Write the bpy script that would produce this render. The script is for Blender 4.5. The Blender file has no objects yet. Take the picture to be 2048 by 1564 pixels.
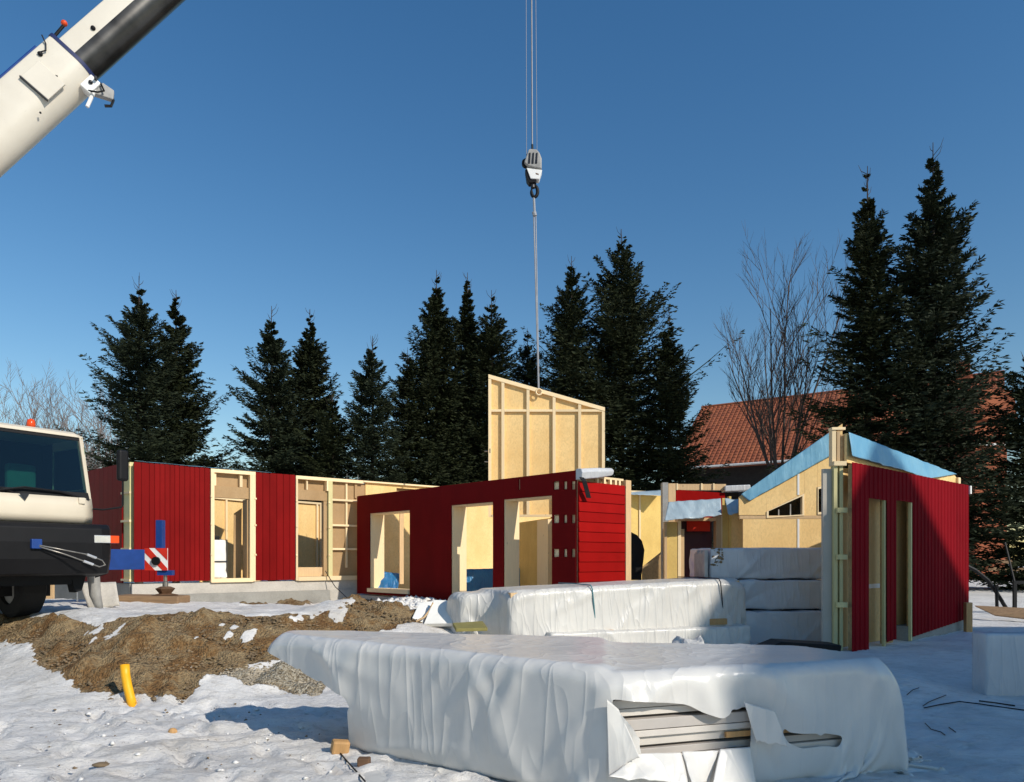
import bpy, math, random
import numpy as np
from mathutils import Vector, Matrix
random.seed(7); RNG = np.random.default_rng(7)
C = bpy.context.scene.collection
sc = bpy.context.scene

# ---------------------------------------------------------------- camera, light, exposure
F = 1460.0; HZ = 1118.0; CX = 1024.0; EYE = 1.7
cam_d = bpy.data.cameras.new('camera'); cam = bpy.data.objects.new('camera', cam_d); C.objects.link(cam)
cam.location = (0, 0, EYE); cam.rotation_euler = (math.radians(90), 0, 0)
cam_d.sensor_width = 36; cam_d.lens = F/2048*36; cam_d.shift_y = (HZ-782)/2048
cam_d.clip_start = 0.05; cam_d.clip_end = 4000
sc.camera = cam

SUN_EL = math.radians(33.0)
SH = Vector((0.765, -0.644)).normalized()                 # horizontal direction towards the sun
sd = Vector((SH.x*math.cos(SUN_EL), SH.y*math.cos(SUN_EL), math.sin(SUN_EL)))
world = bpy.data.worlds.new('World'); sc.world = world; world.use_nodes = True
wn = world.node_tree.nodes; wl = world.node_tree.links; wn.clear()
sky = wn.new('ShaderNodeTexSky'); sky.sky_type = 'NISHITA'; sky.sun_disc = False
sky.sun_elevation = SUN_EL; sky.sun_rotation = math.atan2(SH.x, SH.y)
sky.altitude = 400; sky.air_density = 1.35; sky.dust_density = 0.12; sky.ozone_density = 2.6
hsv = wn.new('ShaderNodeHueSaturation'); hsv.inputs['Saturation'].default_value = 1.3; hsv.inputs['Hue'].default_value = 0.502
bg = wn.new('ShaderNodeBackground'); bg.inputs['Strength'].default_value = 0.112
wo = wn.new('ShaderNodeOutputWorld')
wl.new(sky.outputs[0], hsv.inputs['Color']); wl.new(hsv.outputs[0], bg.inputs['Color']); wl.new(bg.outputs[0], wo.inputs['Surface'])
sun_d = bpy.data.lights.new('sun', 'SUN'); sun_d.energy = 4.3; sun_d.angle = math.radians(0.5); sun_d.color = (1.0, 0.93, 0.82)
sun = bpy.data.objects.new('sun', sun_d); C.objects.link(sun)
sun.rotation_euler = sd.to_track_quat('Z', 'Y').to_euler()
sc.view_settings.view_transform = 'Standard'; sc.view_settings.look = 'None'
sc.view_settings.exposure = 0.0; sc.view_settings.gamma = 1.0; sc.view_settings.use_curve_mapping = False

# ---------------------------------------------------------------- helpers
def P(px, py, Y): return Vector(((px-CX)/F*Y, Y, EYE-(py-HZ)/F*Y))
def PX(px, Y): return (px-CX)/F*Y
def PZ(py, Y): return EYE-(py-HZ)/F*Y
def sstep(a, b, x):
    t = np.clip((np.asarray(x, float)-a)/(b-a), 0, 1); return t*t*(3-2*t)

def _hash(ix, iy, iz, seed):
    n = (ix*374761393 + iy*668265263 + iz*2147483647 + seed*1274126177) & 0xffffffff
    n = ((n ^ (n >> 13))*1274126177) & 0xffffffff
    return ((n ^ (n >> 16)) & 0xffff)/65535.0*2-1
def vnoise(x, y, z=0.0, seed=0):
    x, y, z = np.broadcast_arrays(np.asarray(x, float), np.asarray(y, float), np.asarray(z, float))
    ix, iy, iz = [np.floor(a).astype(np.int64) for a in (x, y, z)]
    fx, fy, fz = x-ix, y-iy, z-iz
    fx, fy, fz = [f*f*(3-2*f) for f in (fx, fy, fz)]
    r = 0
    for dx in (0, 1):
        for dy in (0, 1):
            for dz in (0, 1):
                w = (fx if dx else 1-fx)*(fy if dy else 1-fy)*(fz if dz else 1-fz)
                r = r + w*_hash(ix+dx, iy+dy, iz+dz, seed)
    return r
def fbm(x, y, z=0.0, seed=0, oct=4):
    r = 0; a = 1.0; f = 1.0; t = 0
    for o in range(oct):
        r = r + a*vnoise(np.asarray(x)*f, np.asarray(y)*f, np.asarray(z)*f, seed+o*17); t += a; a *= .5; f *= 2.03
    return r/t

class G:
    """collects faces of one mesh"""
    def __init__(s): s.v = []; s.f = []
    def add(s, vs, fs):
        n = len(s.v); s.v += [tuple(v) for v in vs]; s.f += [tuple(i+n for i in f) for f in fs]; return s
    def box(s, x0, x1, y0, y1, z0, z1, M=None):
        vs = [(x, y, z) for z in (z0, z1) for (x, y) in ((x0, y0), (x1, y0), (x1, y1), (x0, y1))]
        if M is not None: vs = [tuple(M @ Vector(v)) for v in vs]
        return s.add(vs, [(3, 2, 1, 0), (4, 5, 6, 7), (0, 1, 5, 4), (1, 2, 6, 5), (2, 3, 7, 6), (3, 0, 4, 7)])
    def prism(s, pts, y0, y1):
        """pts: (x,z) outline, extruded along y"""
        n = len(pts)
        a = sum(pts[i][0]*pts[(i+1) % n][1]-pts[(i+1) % n][0]*pts[i][1] for i in range(n))
        if a < 0: pts = pts[::-1]
        vs = [(x, y0, z) for x, z in pts]+[(x, y1, z) for x, z in pts]
        fs = [tuple(range(n)), tuple(range(2*n-1, n-1, -1))]+[(i, i+n, (i+1) % n+n, (i+1) % n) for i in range(n)]
        return s.add(vs, fs)
    def tube(s, pts, r, n=8, cap=True):
        pts = [Vector(p) for p in pts]; rs = r if isinstance(r, (list, tuple)) else [r]*len(pts)
        vs = []; prev = None
        for i, p in enumerate(pts):
            t = (pts[min(i+1, len(pts)-1)]-pts[max(i-1, 0)]).normalized()
            if prev is None:
                a = t.cross(Vector((0, 0, 1)));
                if a.length < .05: a = t.cross(Vector((1, 0, 0)))
            else: a = prev-t*prev.dot(t)
            a.normalize(); prev = a; b = t.cross(a)
            for k in range(n):
                q = 2*math.pi*k/n; vs.append(p+(a*math.cos(q)+b*math.sin(q))*rs[i])
        fs = [(i*n+k, i*n+(k+1) % n, (i+1)*n+(k+1) % n, (i+1)*n+k) for i in range(len(pts)-1) for k in range(n)]
        if cap: fs += [tuple(range(n-1, -1, -1)), tuple((len(pts)-1)*n+k for k in range(n))]
        return s.add(vs, fs)
    def cyl(s, a, b, r, n=20): return s.tube([a, b], r, n)
    def sphere(s, c, r, sc_=(1, 1, 1), nu=12, nv=8):
        vs = [(c[0]+r*sc_[0]*math.sin(math.pi*j/nv)*math.cos(2*math.pi*i/nu), c[1]+r*sc_[1]*math.sin(math.pi*j/nv)*math.sin(2*math.pi*i/nu), c[2]+r*sc_[2]*math.cos(math.pi*j/nv)) for j in range(nv+1) for i in range(nu)]
        return s.add(vs, [(j*nu+i, (j+1)*nu+i, (j+1)*nu+(i+1) % nu, j*nu+(i+1) % nu) for j in range(nv) for i in range(nu)])

def mesh_obj(name, verts, faces, mat, parent=None, smooth=False):
    me = bpy.data.meshes.new(name); me.from_pydata(verts, [], faces); me.update()
    if smooth: me.polygons.foreach_set('use_smooth', [True]*len(me.polygons))
    if mat: me.materials.append(mat)
    o = bpy.data.objects.new(name, me); C.objects.link(o)
    if parent: o.parent = parent
    return o
def obj(name, g, mat, parent=None, smooth=False, bevel=0, seg=2):
    o = mesh_obj(name, g.v, g.f, mat, parent, smooth)
    if bevel:
        m = o.modifiers.new('bevel', 'BEVEL'); m.width = bevel; m.segments = seg; m.limit_method = 'ANGLE'; m.angle_limit = math.radians(40)
    return o
def empty(name, loc=(0, 0, 0), rz=0):
    o = bpy.data.objects.new(name, None); C.objects.link(o); o.location = loc; o.rotation_euler = (0, 0, rz); o.empty_display_size = .1
    return o
def tag(o, label=None, cat=None, group=None, kind=None):
    if label: o['label'] = label
    if cat: o['category'] = cat
    if group: o['group'] = group
    if kind: o['kind'] = kind
    return o
def fast_mesh(name, V, Fc, mat, parent=None, smooth=False):
    """V (n,3) array, Fc (m,k) int array"""
    me = bpy.data.meshes.new(name); k = Fc.shape[1]
    me.vertices.add(len(V)); me.vertices.foreach_set('co', V.astype(np.float32).ravel())
    me.loops.add(Fc.size); me.loops.foreach_set('vertex_index', Fc.astype(np.int32).ravel())
    me.polygons.add(len(Fc)); me.polygons.foreach_set('loop_start', np.arange(0, Fc.size, k, dtype=np.int32))
    if smooth: me.polygons.foreach_set('use_smooth', np.ones(len(Fc), bool))
    me.update(calc_edges=True); me.validate()
    if mat: me.materials.append(mat)
    o = bpy.data.objects.new(name, me); C.objects.link(o)
    if parent: o.parent = parent
    return o

# ---------------------------------------------------------------- materials
class NT:
    def __init__(s, name):
        s.m = bpy.data.materials.new(name); s.m.use_nodes = True; s.n = s.m.node_tree.nodes; s.l = s.m.node_tree.links
        s.b = s.n['Principled BSDF']; s.o = s.n['Material Output']
        s.tc = s.n.new('ShaderNodeTexCoord'); s.geo = None
    def co(s, scale=(1, 1, 1), kind='Object'):
        mp = s.n.new('ShaderNodeMapping'); mp.inputs['Scale'].default_value = scale
        if kind == 'World':
            if not s.geo: s.geo = s.n.new('ShaderNodeNewGeometry')
            s.l.new(s.geo.outputs['Position'], mp.inputs[0])
        else: s.l.new(s.tc.outputs[kind], mp.inputs[0])
        return mp.outputs[0]
    def noise(s, vec, scale=5, detail=4, rough=.55, dist=0):
        t = s.n.new('ShaderNodeTexNoise'); t.inputs['Scale'].default_value = scale; t.inputs['Detail'].default_value = detail
        t.inputs['Roughness'].default_value = rough; t.inputs['Distortion'].default_value = dist
        s.l.new(vec, t.inputs['Vector']); return t.outputs[0]
    def voro(s, vec, scale=5, feature='F1', out=0):
        t = s.n.new('ShaderNodeTexVoronoi'); t.feature = feature; t.inputs['Scale'].default_value = scale
        s.l.new(vec, t.inputs['Vector']); return t.outputs[out]
    def ramp(s, fac, stops):
        r = s.n.new('ShaderNodeValToRGB'); e = r.color_ramp.elements
        while len(e) < len(stops): e.new(.5)
        for i, (p, c) in enumerate(stops): e[i].position = p; e[i].color = (*c, 1) if len(c) == 3 else c
        s.l.new(fac, r.inputs[0]); return r.outputs[0]
    def mix(s, fac, a, b, mode='MIX'):
        m = s.n.new('ShaderNodeMix'); m.data_type = 'RGBA'; m.blend_type = mode
        for i, v in ((0, fac), (6, a), (7, b)):
            if isinstance(v, (int, float)): m.inputs[i].default_value = v
            elif isinstance(v, tuple): m.inputs[i].default_value = (*v, 1)
            else: s.l.new(v, m.inputs[i])
        return m.outputs[2]
    def math(s, op, a, b=None, clamp=False):
        m = s.n.new('ShaderNodeMath'); m.operation = op; m.use_clamp = clamp
        for i, v in ((0, a), (1, b)):
            if v is None: continue
            if isinstance(v, (int, float)): m.inputs[i].default_value = v
            else: s.l.new(v, m.inputs[i])
        return m.outputs[0]
    def attr(s, name):
        a = s.n.new('ShaderNodeAttribute'); a.attribute_name = name; return a.outputs['Fac']
    def rnd(s):
        a = s.n.new('ShaderNodeObjectInfo'); return a.outputs['Random']
    def bump(s, h, strength=.3, dist=.01, prev=None):
        b = s.n.new('ShaderNodeBump'); b.inputs['Strength'].default_value = strength; b.inputs['Distance'].default_value = dist
        s.l.new(h, b.inputs['Height'])
        if prev is not None: s.l.new(prev, b.inputs['Normal'])
        s.l.new(b.outputs[0], s.b.inputs['Normal']); return b.outputs[0]
    def col(s, c):
        if isinstance(c, tuple): s.b.inputs['Base Color'].default_value = (*c, 1)
        else: s.l.new(c, s.b.inputs['Base Color'])
    def set(s, **k):
        for a, v in k.items():
            s.b.inputs[a.replace('_', ' ')].default_value = v
        return s

def simple(name, c, rough=.6, metal=0, var=.12, scale=6, bump=.1, spec=.4):
    t = NT(name); n = t.noise(t.co(), scale, 5)
    t.col(t.ramp(n, [(.3, tuple(x*(1-var) for x in c)), (.7, tuple(min(1, x*(1+var)) for x in c))]))
    t.set(Roughness=rough, Metallic=metal); t.b.inputs['Specular IOR Level'].default_value = spec
    if bump: t.bump(t.noise(t.co(), scale*6, 4), bump, .004)
    return t.m
def wood(name, c, dark=.75, axis='z', rough=.7, var=.16):
    t = NT(name); s = {'z': (14, 14, 1.1), 'x': (1.1, 14, 14), 'y': (14, 1.1, 14)}[axis]
    gr = t.noise(t.co(s), 2.2, 6, .6, .6)
    c1 = t.ramp(gr, [(.25, tuple(x*dark for x in c)), (.6, c), (.85, tuple(min(1, x*1.12) for x in c))])
    kn = t.voro(t.co((3, 3, 1.2)), 1.6)
    c2 = t.mix(t.ramp(kn, [(.03, (1, 1, 1)), (.075, (0, 0, 0))]), c1, tuple(x*.5 for x in c))
    br = t.math('MULTIPLY_ADD', t.rnd(), 2*var)
    t.n[br.node.name].inputs[2].default_value = 1-var
    hs = t.n.new('ShaderNodeHueSaturation'); t.l.new(br, hs.inputs['Value']); t.l.new(c2, hs.inputs['Color'])
    t.col(hs.outputs[0]); t.set(Roughness=rough); t.bump(gr, .12, .004)
    return t.m
def sheathing(name, c, flake=1.0, blot=.9):
    t = NT(name)
    a = t.voro(t.co((26, 26, 13)), 1.6, out=1); g = t.n.new('ShaderNodeSeparateColor'); t.l.new(a, g.inputs[0])
    c1 = t.ramp(g.outputs[0], [(0, tuple(x*(1-.16*flake) for x in c)), (.5, c), (1, tuple(min(1, x*(1+.1*flake)) for x in c))])
    b = t.noise(t.co((1, 1, .6)), 1.7, 5, .6)
    c2 = t.mix(t.ramp(b, [(.35, (.55, .55, .55)), (.6, (0, 0, 0))]), c1, tuple(x*y for x, y in zip(c, (.84*blot, .76*blot, .62*blot))))
    fine = t.noise(t.co((90, 90, 40)), 1, 3)
    t.col(t.mix(.16, c2, fine, 'OVERLAY')); t.set(Roughness=.75); t.bump(g.outputs[0], .12, .003)
    return t.m
M = {}
M['ply'] = sheathing('plywood', (.84, .58, .25), .6, 1.0)
M['osb'] = sheathing('strand_board', (.52, .345, .16), 1.2)
M['fibre'] = sheathing('brown_fibreboard', (.42, .27, .13), .35)
M['insul'] = sheathing('yellow_board', (.72, .50, .15), .4)
M['stud'] = wood('pale_timber', (.88, .68, .40), .9)
M['studx'] = wood('pale_timber_across', (.88, .68, .40), .9, 'x')
M['treated'] = wood('treated_timber', (.62, .55, .27), .88)
M['tan'] = wood('tan_timber', (.62, .42, .22), .8)
M['oldwood'] = wood('weathered_timber', (.34, .21, .11), .6, 'x')
M['orangewood'] = wood('orange_timber', (.55, .31, .12), .7)
def redpaint(name, c, rough=.45):
    t = NT(name); n = t.noise(t.co((1, 1, .5)), 2.2, 6, .6)
    br = t.ramp(t.rnd(), [(0, (.9,)*3), (1, (1.08,)*3)])
    c1 = t.ramp(n, [(.3, tuple(x*.86 for x in c)), (.7, tuple(x*1.1 for x in c))])
    d = t.noise(t.co((7, 7, 1)), 4, 6, .7)
    c2 = t.mix(t.ramp(d, [(.66, (0, 0, 0)), (.85, (.05,)*3)]), t.mix(1.0, c1, br, 'MULTIPLY'), (.30, .15, .12))
    t.col(c2); t.set(Roughness=rough); t.b.inputs['Specular IOR Level'].default_value = .04; t.bump(t.noise(t.co((60, 60, 4)), 1, 4), .07, .003); return t.m
M['red'] = redpaint('dark_red_cladding', (.20, .0065, .0065))
M['redbright'] = redpaint('bright_red_siding', (.30, .006, .005))
M['corr'] = redpaint('crimson_metal_sheet', (.195, .0045, .009), .75)
M['red_shaded'] = redpaint('shaded_red_panel_paint', (.175, .0055, .006), .6)  # darker copy of the red cladding; the wall's shade is put into the colour
M['redtrim'] = redpaint('signal_red_board', (.5, .03, .015))
def concrete(name, c):
    t = NT(name); n = t.noise(t.co(), 1.6, 6, .62); f = t.noise(t.co(), 40, 4)
    c1 = t.ramp(n, [(.25, tuple(x*.76 for x in c)), (.5, c), (.78, tuple(x*1.12 for x in c))])
    t.col(t.mix(.25, c1, f, 'OVERLAY')); t.set(Roughness=.9); t.bump(f, .25, .006); return t.m
M['conc'] = concrete('light_concrete', (.50, .465, .41)); M['concd'] = concrete('grey_concrete', (.30, .29, .26))
M['black'] = simple('black_plastic', (.008, .008, .009), .55, bump=.15, spec=.2)
M['rubber'] = simple('tyre_rubber', (.012, .012, .012), .85, bump=.3)
M['cream'] = simple('cream_paint', (.66, .58, .45), .32, var=.05, scale=1.5, bump=.03)
M['white'] = simple('white_paint', (.8, .79, .75), .35, var=.05, bump=.03)
M['blue'] = simple('blue_paint', (.010, .045, .20), .4, var=.15, bump=.05)
M['navy'] = simple('navy_paint', (.01, .02, .09), .5, bump=.05)
M['steel'] = simple('worn_steel', (.30, .28, .25), .4, .8, var=.3)
M['rust'] = simple('rusty_steel', (.16, .09, .05), .75, .3, var=.4)
M['gunmetal'] = simple('dark_steel', (.035, .035, .038), .4, .6, var=.3)
M['greymetal'] = simple('grey_paint', (.33, .32, .30), .5, var=.2)
M['orange'] = simple('orange_lens', (.7, .07, .01), .2, bump=0)
M['lens'] = simple('clear_lens', (.6, .6, .6), .12, .4, bump=.2)
M['yellow'] = simple('yellow_pipe', (.85, .42, .01), .45, var=.07, bump=.05)
M['redflat'] = simple('red_reflective', (.55, .03, .015), .4, bump=0)
M['rope'] = simple('steel_rope', (.16, .16, .17), .5, .3)
M['strap'] = simple('grey_sling', (.30, .31, .33), .8)
M['chrome'] = simple('greasy_dark_steel', (.05, .048, .045), .28, .7, var=.5, scale=2, bump=.05)
def boommat():
    t = NT('boom_paint'); n = t.noise(t.co((1, 1, 1)), 1.2, 5, .6)
    c1 = t.ramp(n, [(.3, (.60, .545, .45)), (.7, (.68, .63, .53))])
    sc_ = t.noise(t.co((3, 3, 20)), 2.2, 8, .72)
    t.col(t.mix(t.ramp(sc_, [(.62, (0, 0, 0)), (.72, (.35,)*3)]), c1, (.3, .26, .2))); t.set(Roughness=.35); return t.m
M['boom'] = boommat()
def film(name, c, c2=None, rough=.35, crink=.35, scale=7, trans=0.0, spec=.5):
    t = NT(name); c2 = c2 or tuple(x*.8 for x in c)
    b = t.noise(t.co((1, 1, 1)), 1.3, 5, .6)
    t.col(t.ramp(b, [(.3, c2), (.65, c)]))
    w = t.noise(t.co((1, 1, .55)), scale, 2, .4, .5); w2 = t.noise(t.co((1, 1, .7)), scale*3.1, 3, .5, .5)
    def crease(v, k, p): return t.math('POWER', t.math('SUBTRACT', 1.0, t.math('MULTIPLY', t.math('ABSOLUTE', t.math('SUBTRACT', v, .5)), k), True), p)
    def long_crease(ry, rz, sc_, k, p, d=.15):
        mp = t.n.new('ShaderNodeMapping'); mp.inputs['Rotation'].default_value = (0, ry, rz); mp.inputs['Scale'].default_value = (1, 1, .16)
        t.l.new(t.tc.outputs['Object'], mp.inputs[0]); return crease(t.noise(mp.outputs[0], sc_, 1, .3, d), k, p)
    h = t.math('ADD', t.math('ADD', long_crease(.5, .2, scale*1.6, 5, 5), t.math('MULTIPLY', long_crease(-.65, .1, scale*2.1, 6, 5), .8)), t.math('ADD', t.math('MULTIPLY', long_crease(.1, .9, scale*3.2, 6, 4), .5), t.math('MULTIPLY', w2, .12)))
    t.bump(h, crink, .016); t.set(Roughness=rough); t.b.inputs['Specular IOR Level'].default_value = spec
    t.b.inputs['Coat Weight'].default_value = .25; t.b.inputs['Coat Roughness'].default_value = .22
    if trans:
        tr = t.n.new('ShaderNodeBsdfTranslucent'); tr.inputs[0].default_value = (*c, 1)
        mx = t.n.new('ShaderNodeMixShader'); mx.inputs[0].default_value = trans
        t.l.new(t.b.outputs[0], mx.inputs[1]); t.l.new(tr.outputs[0], mx.inputs[2]); t.l.new(mx.outputs[0], t.o.inputs[0])
    return t.m
M['film'] = film('white_film', (.74, .715, .67), (.64, .63, .60), .34, .30, 1.6, .10)
M['film2'] = film('milky_wrapping_film', (.66, .635, .58), (.57, .55, .51), .42, .5, 2.4, .06)
M['film3'] = film('bluish_wrapping_film', (.60, .61, .62), (.48, .49, .51), .4, .32, 2.6, .04)
M['bluefilm'] = film('blue_membrane', (.22, .46, .60), (.12, .33, .50), .4, .15, 3, .1)
M['greyfilm'] = film('grey_blue_membrane', (.42, .52, .57), (.32, .42, .48), .4, .15, 3, .1)
M['seablue'] = film('strong_blue_film', (.03, .20, .42), (.02, .12, .30), .4, .4, 5)
def glass(name, tint, refl=.12):
    t = NT(name); n = t.n; n.remove(t.b)
    tr = n.new('ShaderNodeBsdfTransparent'); tr.inputs[0].default_value = (*tint, 1)
    gl = n.new('ShaderNodeBsdfGlossy'); gl.inputs['Roughness'].default_value = .03
    fr = n.new('ShaderNodeFresnel'); fr.inputs[0].default_value = 1.5
    mx = n.new('ShaderNodeMixShader'); t.l.new(fr.outputs[0], mx.inputs[0]); t.l.new(tr.outputs[0], mx.inputs[1]); t.l.new(gl.outputs[0], mx.inputs[2])
    t.l.new(mx.outputs[0], t.o.inputs[0]); return t.m
M['glass'] = glass('tinted_windscreen', (.50, .68, .64))
M['wglass'] = glass('window_glass', (.25, .26, .28))
def needle(name, c):
    t = NT(name); n = t.noise(t.co((1, 1, 1)), .9, 4, .6); f = t.noise(t.co(), 9, 3)
    c1 = t.ramp(n, [(.32, tuple(x*.6 for x in c)), (.7, tuple(x*1.3 for x in c))])
    t.col(t.mix(t.ramp(f, [(.45, (0, 0, 0)), (.7, (.6,)*3)]), c1, (c[0]*1.9, c[1]*1.45, c[2]*.9)))
    t.set(Roughness=.75); t.b.inputs['Specular IOR Level'].default_value = .2; return t.m
M['spruce'] = needle('spruce_needles', (.018, .025, .009))
M['spruce2'] = needle('bluish_spruce_needles', (.019, .028, .014))
M['bark'] = simple('spruce_bark', (.045, .032, .024), .9, var=.4, bump=.5)
M['twig'] = simple('bare_twig_bark', (.075, .055, .045), .9, var=.3)
M['paletwig'] = simple('pale_twig_bark', (.17, .14, .125), .9, var=.3)
def tiles():
    t = NT('clay_roof_tile'); n = t.noise(t.co(), .8, 5, .65); r = t.voro(t.co((3.2, 3.2, 3.2)), 1, out=1)
    g = t.n.new('ShaderNodeSeparateColor'); t.l.new(r, g.inputs[0])
    c1 = t.ramp(g.outputs[0], [(0, (.24, .062, .024)), (.5, (.29, .078, .029)), (1, (.34, .098, .036))])
    t.col(t.mix(t.ramp(n, [(.45, (0, 0, 0)), (.7, (.35,)*3)]), c1, (.17, .06, .03))); t.set(Roughness=.85); t.bump(n, .3, .02); return t.m
M['tile'] = tiles()
M['brick'] = simple('orange_render', (.34, .10, .045), .9, var=.2, bump=.3)
M['shade_dark'] = simple('shade_dark_wall', (.028, .024, .022), .9, var=.2)  # near-black: shade under the eaves and inside openings put into the colour
M['maroon'] = simple('maroon_door_paint', (.05, .008, .012), .5)
M['yellowins'] = simple('yellow_edge_board', (.80, .58, .05), .6)
M['greyboard'] = simple('grey_beige_board', (.42, .38, .32), .8, var=.06, scale=2)
M['housewall'] = simple('pale_render', (.78, .75, .68), .9, var=.06, bump=.2)

# ---------------------------------------------------------------- ground
def terrain(x, y):
    x = np.asarray(x, float); y = np.asarray(y, float)
    w = fbm(x*.35, y*.35, 0, 3, 3)
    side = sstep(-2.6, .6, x+.5*w)
    y0 = 8.15+.45*vnoise(x*.6, 1.3, 0, 5)+1.1*sstep(-3.6, -2.2, x)+1.5*(1-sstep(-8.5, -4.5, x))
    ramp_ = sstep(0, 1, (y-y0)/(2.5))
    lift = .12*(1-sstep(-9, -4, x))*sstep(5, 10, y)
    left = .70*ramp_+lift-.26*sstep(15.2, 17.5, y)*(1-sstep(-4.5, -2, x))
    left = left+.15*np.exp(-((y-y0-2.7-.3*w)/.75)**2)*sstep(-7.6, -6.2, x)*(1-sstep(-3.2, -2.2, x))*(1+.5*w)
    right = .20*sstep(8.5, 12, y)
    far = .45*sstep(17, 26, y)
    z = left*(1-side)+(right+far)*side
    z = z+.24*np.exp(-(((x+2.45)/1.0)**2+((y-12.3)/1.0)**2))+.07*np.exp(-(((x+1.7)/.9)**2+((y-14.5)/1.2)**2))
    z = z+.03*fbm(x*.9, y*.9, 0, 9, 3)*sstep(2, 5, y)
    # hollow beside the torn stack, drift in front of the corrugated wall
    z = z+.16*np.exp(-(((x-4.75)/.7)**2+((y-9.4)/1.0)**2))
    return z
def hit(px, py, y0=3.0, y1=60):
    """point of the ground under a pixel"""
    ys = np.concatenate([np.arange(y0, 20, .02), np.arange(20, y1, .1)])
    xs = (px-CX)/F*ys; zr = EYE-(py-HZ)/F*ys; k = np.argmax(zr <= terrain(xs, ys))
    return Vector((xs[k], ys[k], float(terrain(xs[k], ys[k]))))
def polysd(x, y, poly):
    """signed distance (negative inside) to polygon, arrays"""
    d = np.full(x.shape, 1e9); ins = np.zeros(x.shape, bool); n = len(poly)
    for i in range(n):
        ax, ay = poly[i]; bx, by = poly[(i+1) % n]; ex, ey = bx-ax, by-ay
        t = np.clip(((x-ax)*ex+(y-ay)*ey)/(ex*ex+ey*ey+1e-12), 0, 1)
        d = np.minimum(d, np.hypot(x-ax-t*ex, y-ay-t*ey))
        c = ((ay > y) != (by > y)) & (x < (bx-ax)*(y-ay)/(by-ay+1e-12)+ax); ins ^= c
    return np.where(ins, -d, d)
gx = np.concatenate([-np.geomspace(900, 13, 26), np.arange(-12.9, 14, .055), np.geomspace(14.2, 900, 26)])
gy = np.concatenate([-np.geomspace(600, 3, 14), np.arange(-2.5, 3.6, .3), np.arange(3.65, 15.5, .05), np.arange(15.6, 32, .16), np.geomspace(32.5, 2500, 30)])
X_, Y_ = np.meshgrid(gx, gy)
Z_ = terrain(X_, Y_)
def pp(l, **k): return [(lambda v: (v.x, v.y))(hit(a, b)) for a, b in l]
bank = pp([(-60, 1240), (40, 1232), (120, 1246), (200, 1252), (260, 1238), (380, 1234), (520, 1236), (640, 1234), (700, 1240), (760, 1262), (720, 1300), (640, 1326), (560, 1334), (470, 1345), (400, 1368), (372, 1400), (330, 1412), (250, 1398), (170, 1388), (140, 1360), (95, 1345), (50, 1325), (60, 1300), (0, 1292), (-60, 1285)])
mound = pp([(635, 1232), (680, 1212), (735, 1202), (790, 1212), (860, 1252), (760, 1270)])
gravel = pp([(440, 1352), (520, 1342), (610, 1336), (660, 1372), (640, 1396), (560, 1390), (500, 1378)])
strip = pp([(480, 1213), (560, 1203), (640, 1199), (700, 1201), (650, 1206), (540, 1212)])
cornr = pp([(-80, 1520), (10, 1535), (40, 1575), (30, 1640), (-80, 1640)])
edge = .16*fbm(X_*1.7, Y_*1.7, 0, 21, 4)+.09*fbm(X_*7, Y_*7, 0, 22, 3)
near = (Y_ > 2.5) & (Y_ < 24) & (np.abs(X_) < 16)
dirt = np.zeros_like(X_); grv = np.zeros_like(X_)
for poly, e in ((bank, 1.0), (mound, .6), (strip, .7), (cornr, 1.)):
    sdv = polysd(X_[near], Y_[near], poly)+edge[near]*e
    dirt[near] = np.maximum(dirt[near], 1-sstep(-.07, .03, sdv))
sdv = polysd(X_[near], Y_[near], gravel)+edge[near]*.5
grv[near] = 1-sstep(-.05, .03, sdv); dirt = np.maximum(dirt, grv)
Xn, Yn = X_[near], Y_[near]
# leftover snow patches on the bank
pat = fbm(Xn*2.2, Yn*1.0, 0, 31, 4); dirt[near] *= 1-sstep(.44, .50, pat)*(1-grv[near])
rough = fbm(Xn*5, Yn*5, 0, 41, 4)
lump = np.maximum(0, vnoise(Xn*12, Yn*12, 0, 42))**1.5*.05+np.maximum(0, fbm(Xn*3, Yn*3, 0, 43, 4))*.26
crust = .035*fbm(Xn*2.0, Yn*3.6, 0, 51, 4)+.022*fbm(Xn*7, Yn*12, 0, 52, 4)
calm = .45+.55*(1-sstep(4.0, 5.5, Xn))          # untrodden snow on the right
Z_[near] += dirt[near]*(.05*rough+lump)*sstep(2, 6, Yn)+(1-dirt[near])*(crust*calm+.035)
fr_ = np.random.default_rng(77); Zs = Z_[near]; fac_ = 1-dirt[near]
for k in range(150):
    fx, fy = fr_.uniform(-5.2, 0.2), fr_.uniform(3.9, 8.6); an = fr_.normal(.5, .5); dx_, dy_ = Xn-fx, Yn-fy
    a_ = dx_*math.cos(an)+dy_*math.sin(an); b_ = -dx_*math.sin(an)+dy_*math.cos(an); q_ = (a_/.065)**2+(b_/.16)**2
    Zs = Zs-fac_*(.06*np.exp(-q_**2*.35)-.016*np.exp(-(np.sqrt(q_)-1.7)**2*5))*fr_.uniform(.4, 1.1)
for (xa, ya, xb, yb) in ((-6.5, 4.2, -1.5, 8.0), (-5.9, 3.9, -.9, 7.6)):   # tyre ruts
    L_ = math.hypot(xb-xa, yb-ya); d_ = ((Xn-xa)*(yb-ya)-(Yn-ya)*(xb-xa))/L_+.12*np.sin(Yn*1.3)
    Zs = Zs-fac_*(.035*np.exp(-(d_/.11)**2)-.018*np.exp(-((np.abs(d_)-.2)/.06)**2))*sstep(3.6, 4.4, Yn)*(1-sstep(7.2, 8.4, Yn))
Z_[near] = Zs
ny, nx = X_.shape
V = np.stack([X_.ravel(), Y_.ravel(), Z_.ravel()], 1)
ii = np.arange(ny*nx).reshape(ny, nx)
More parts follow.
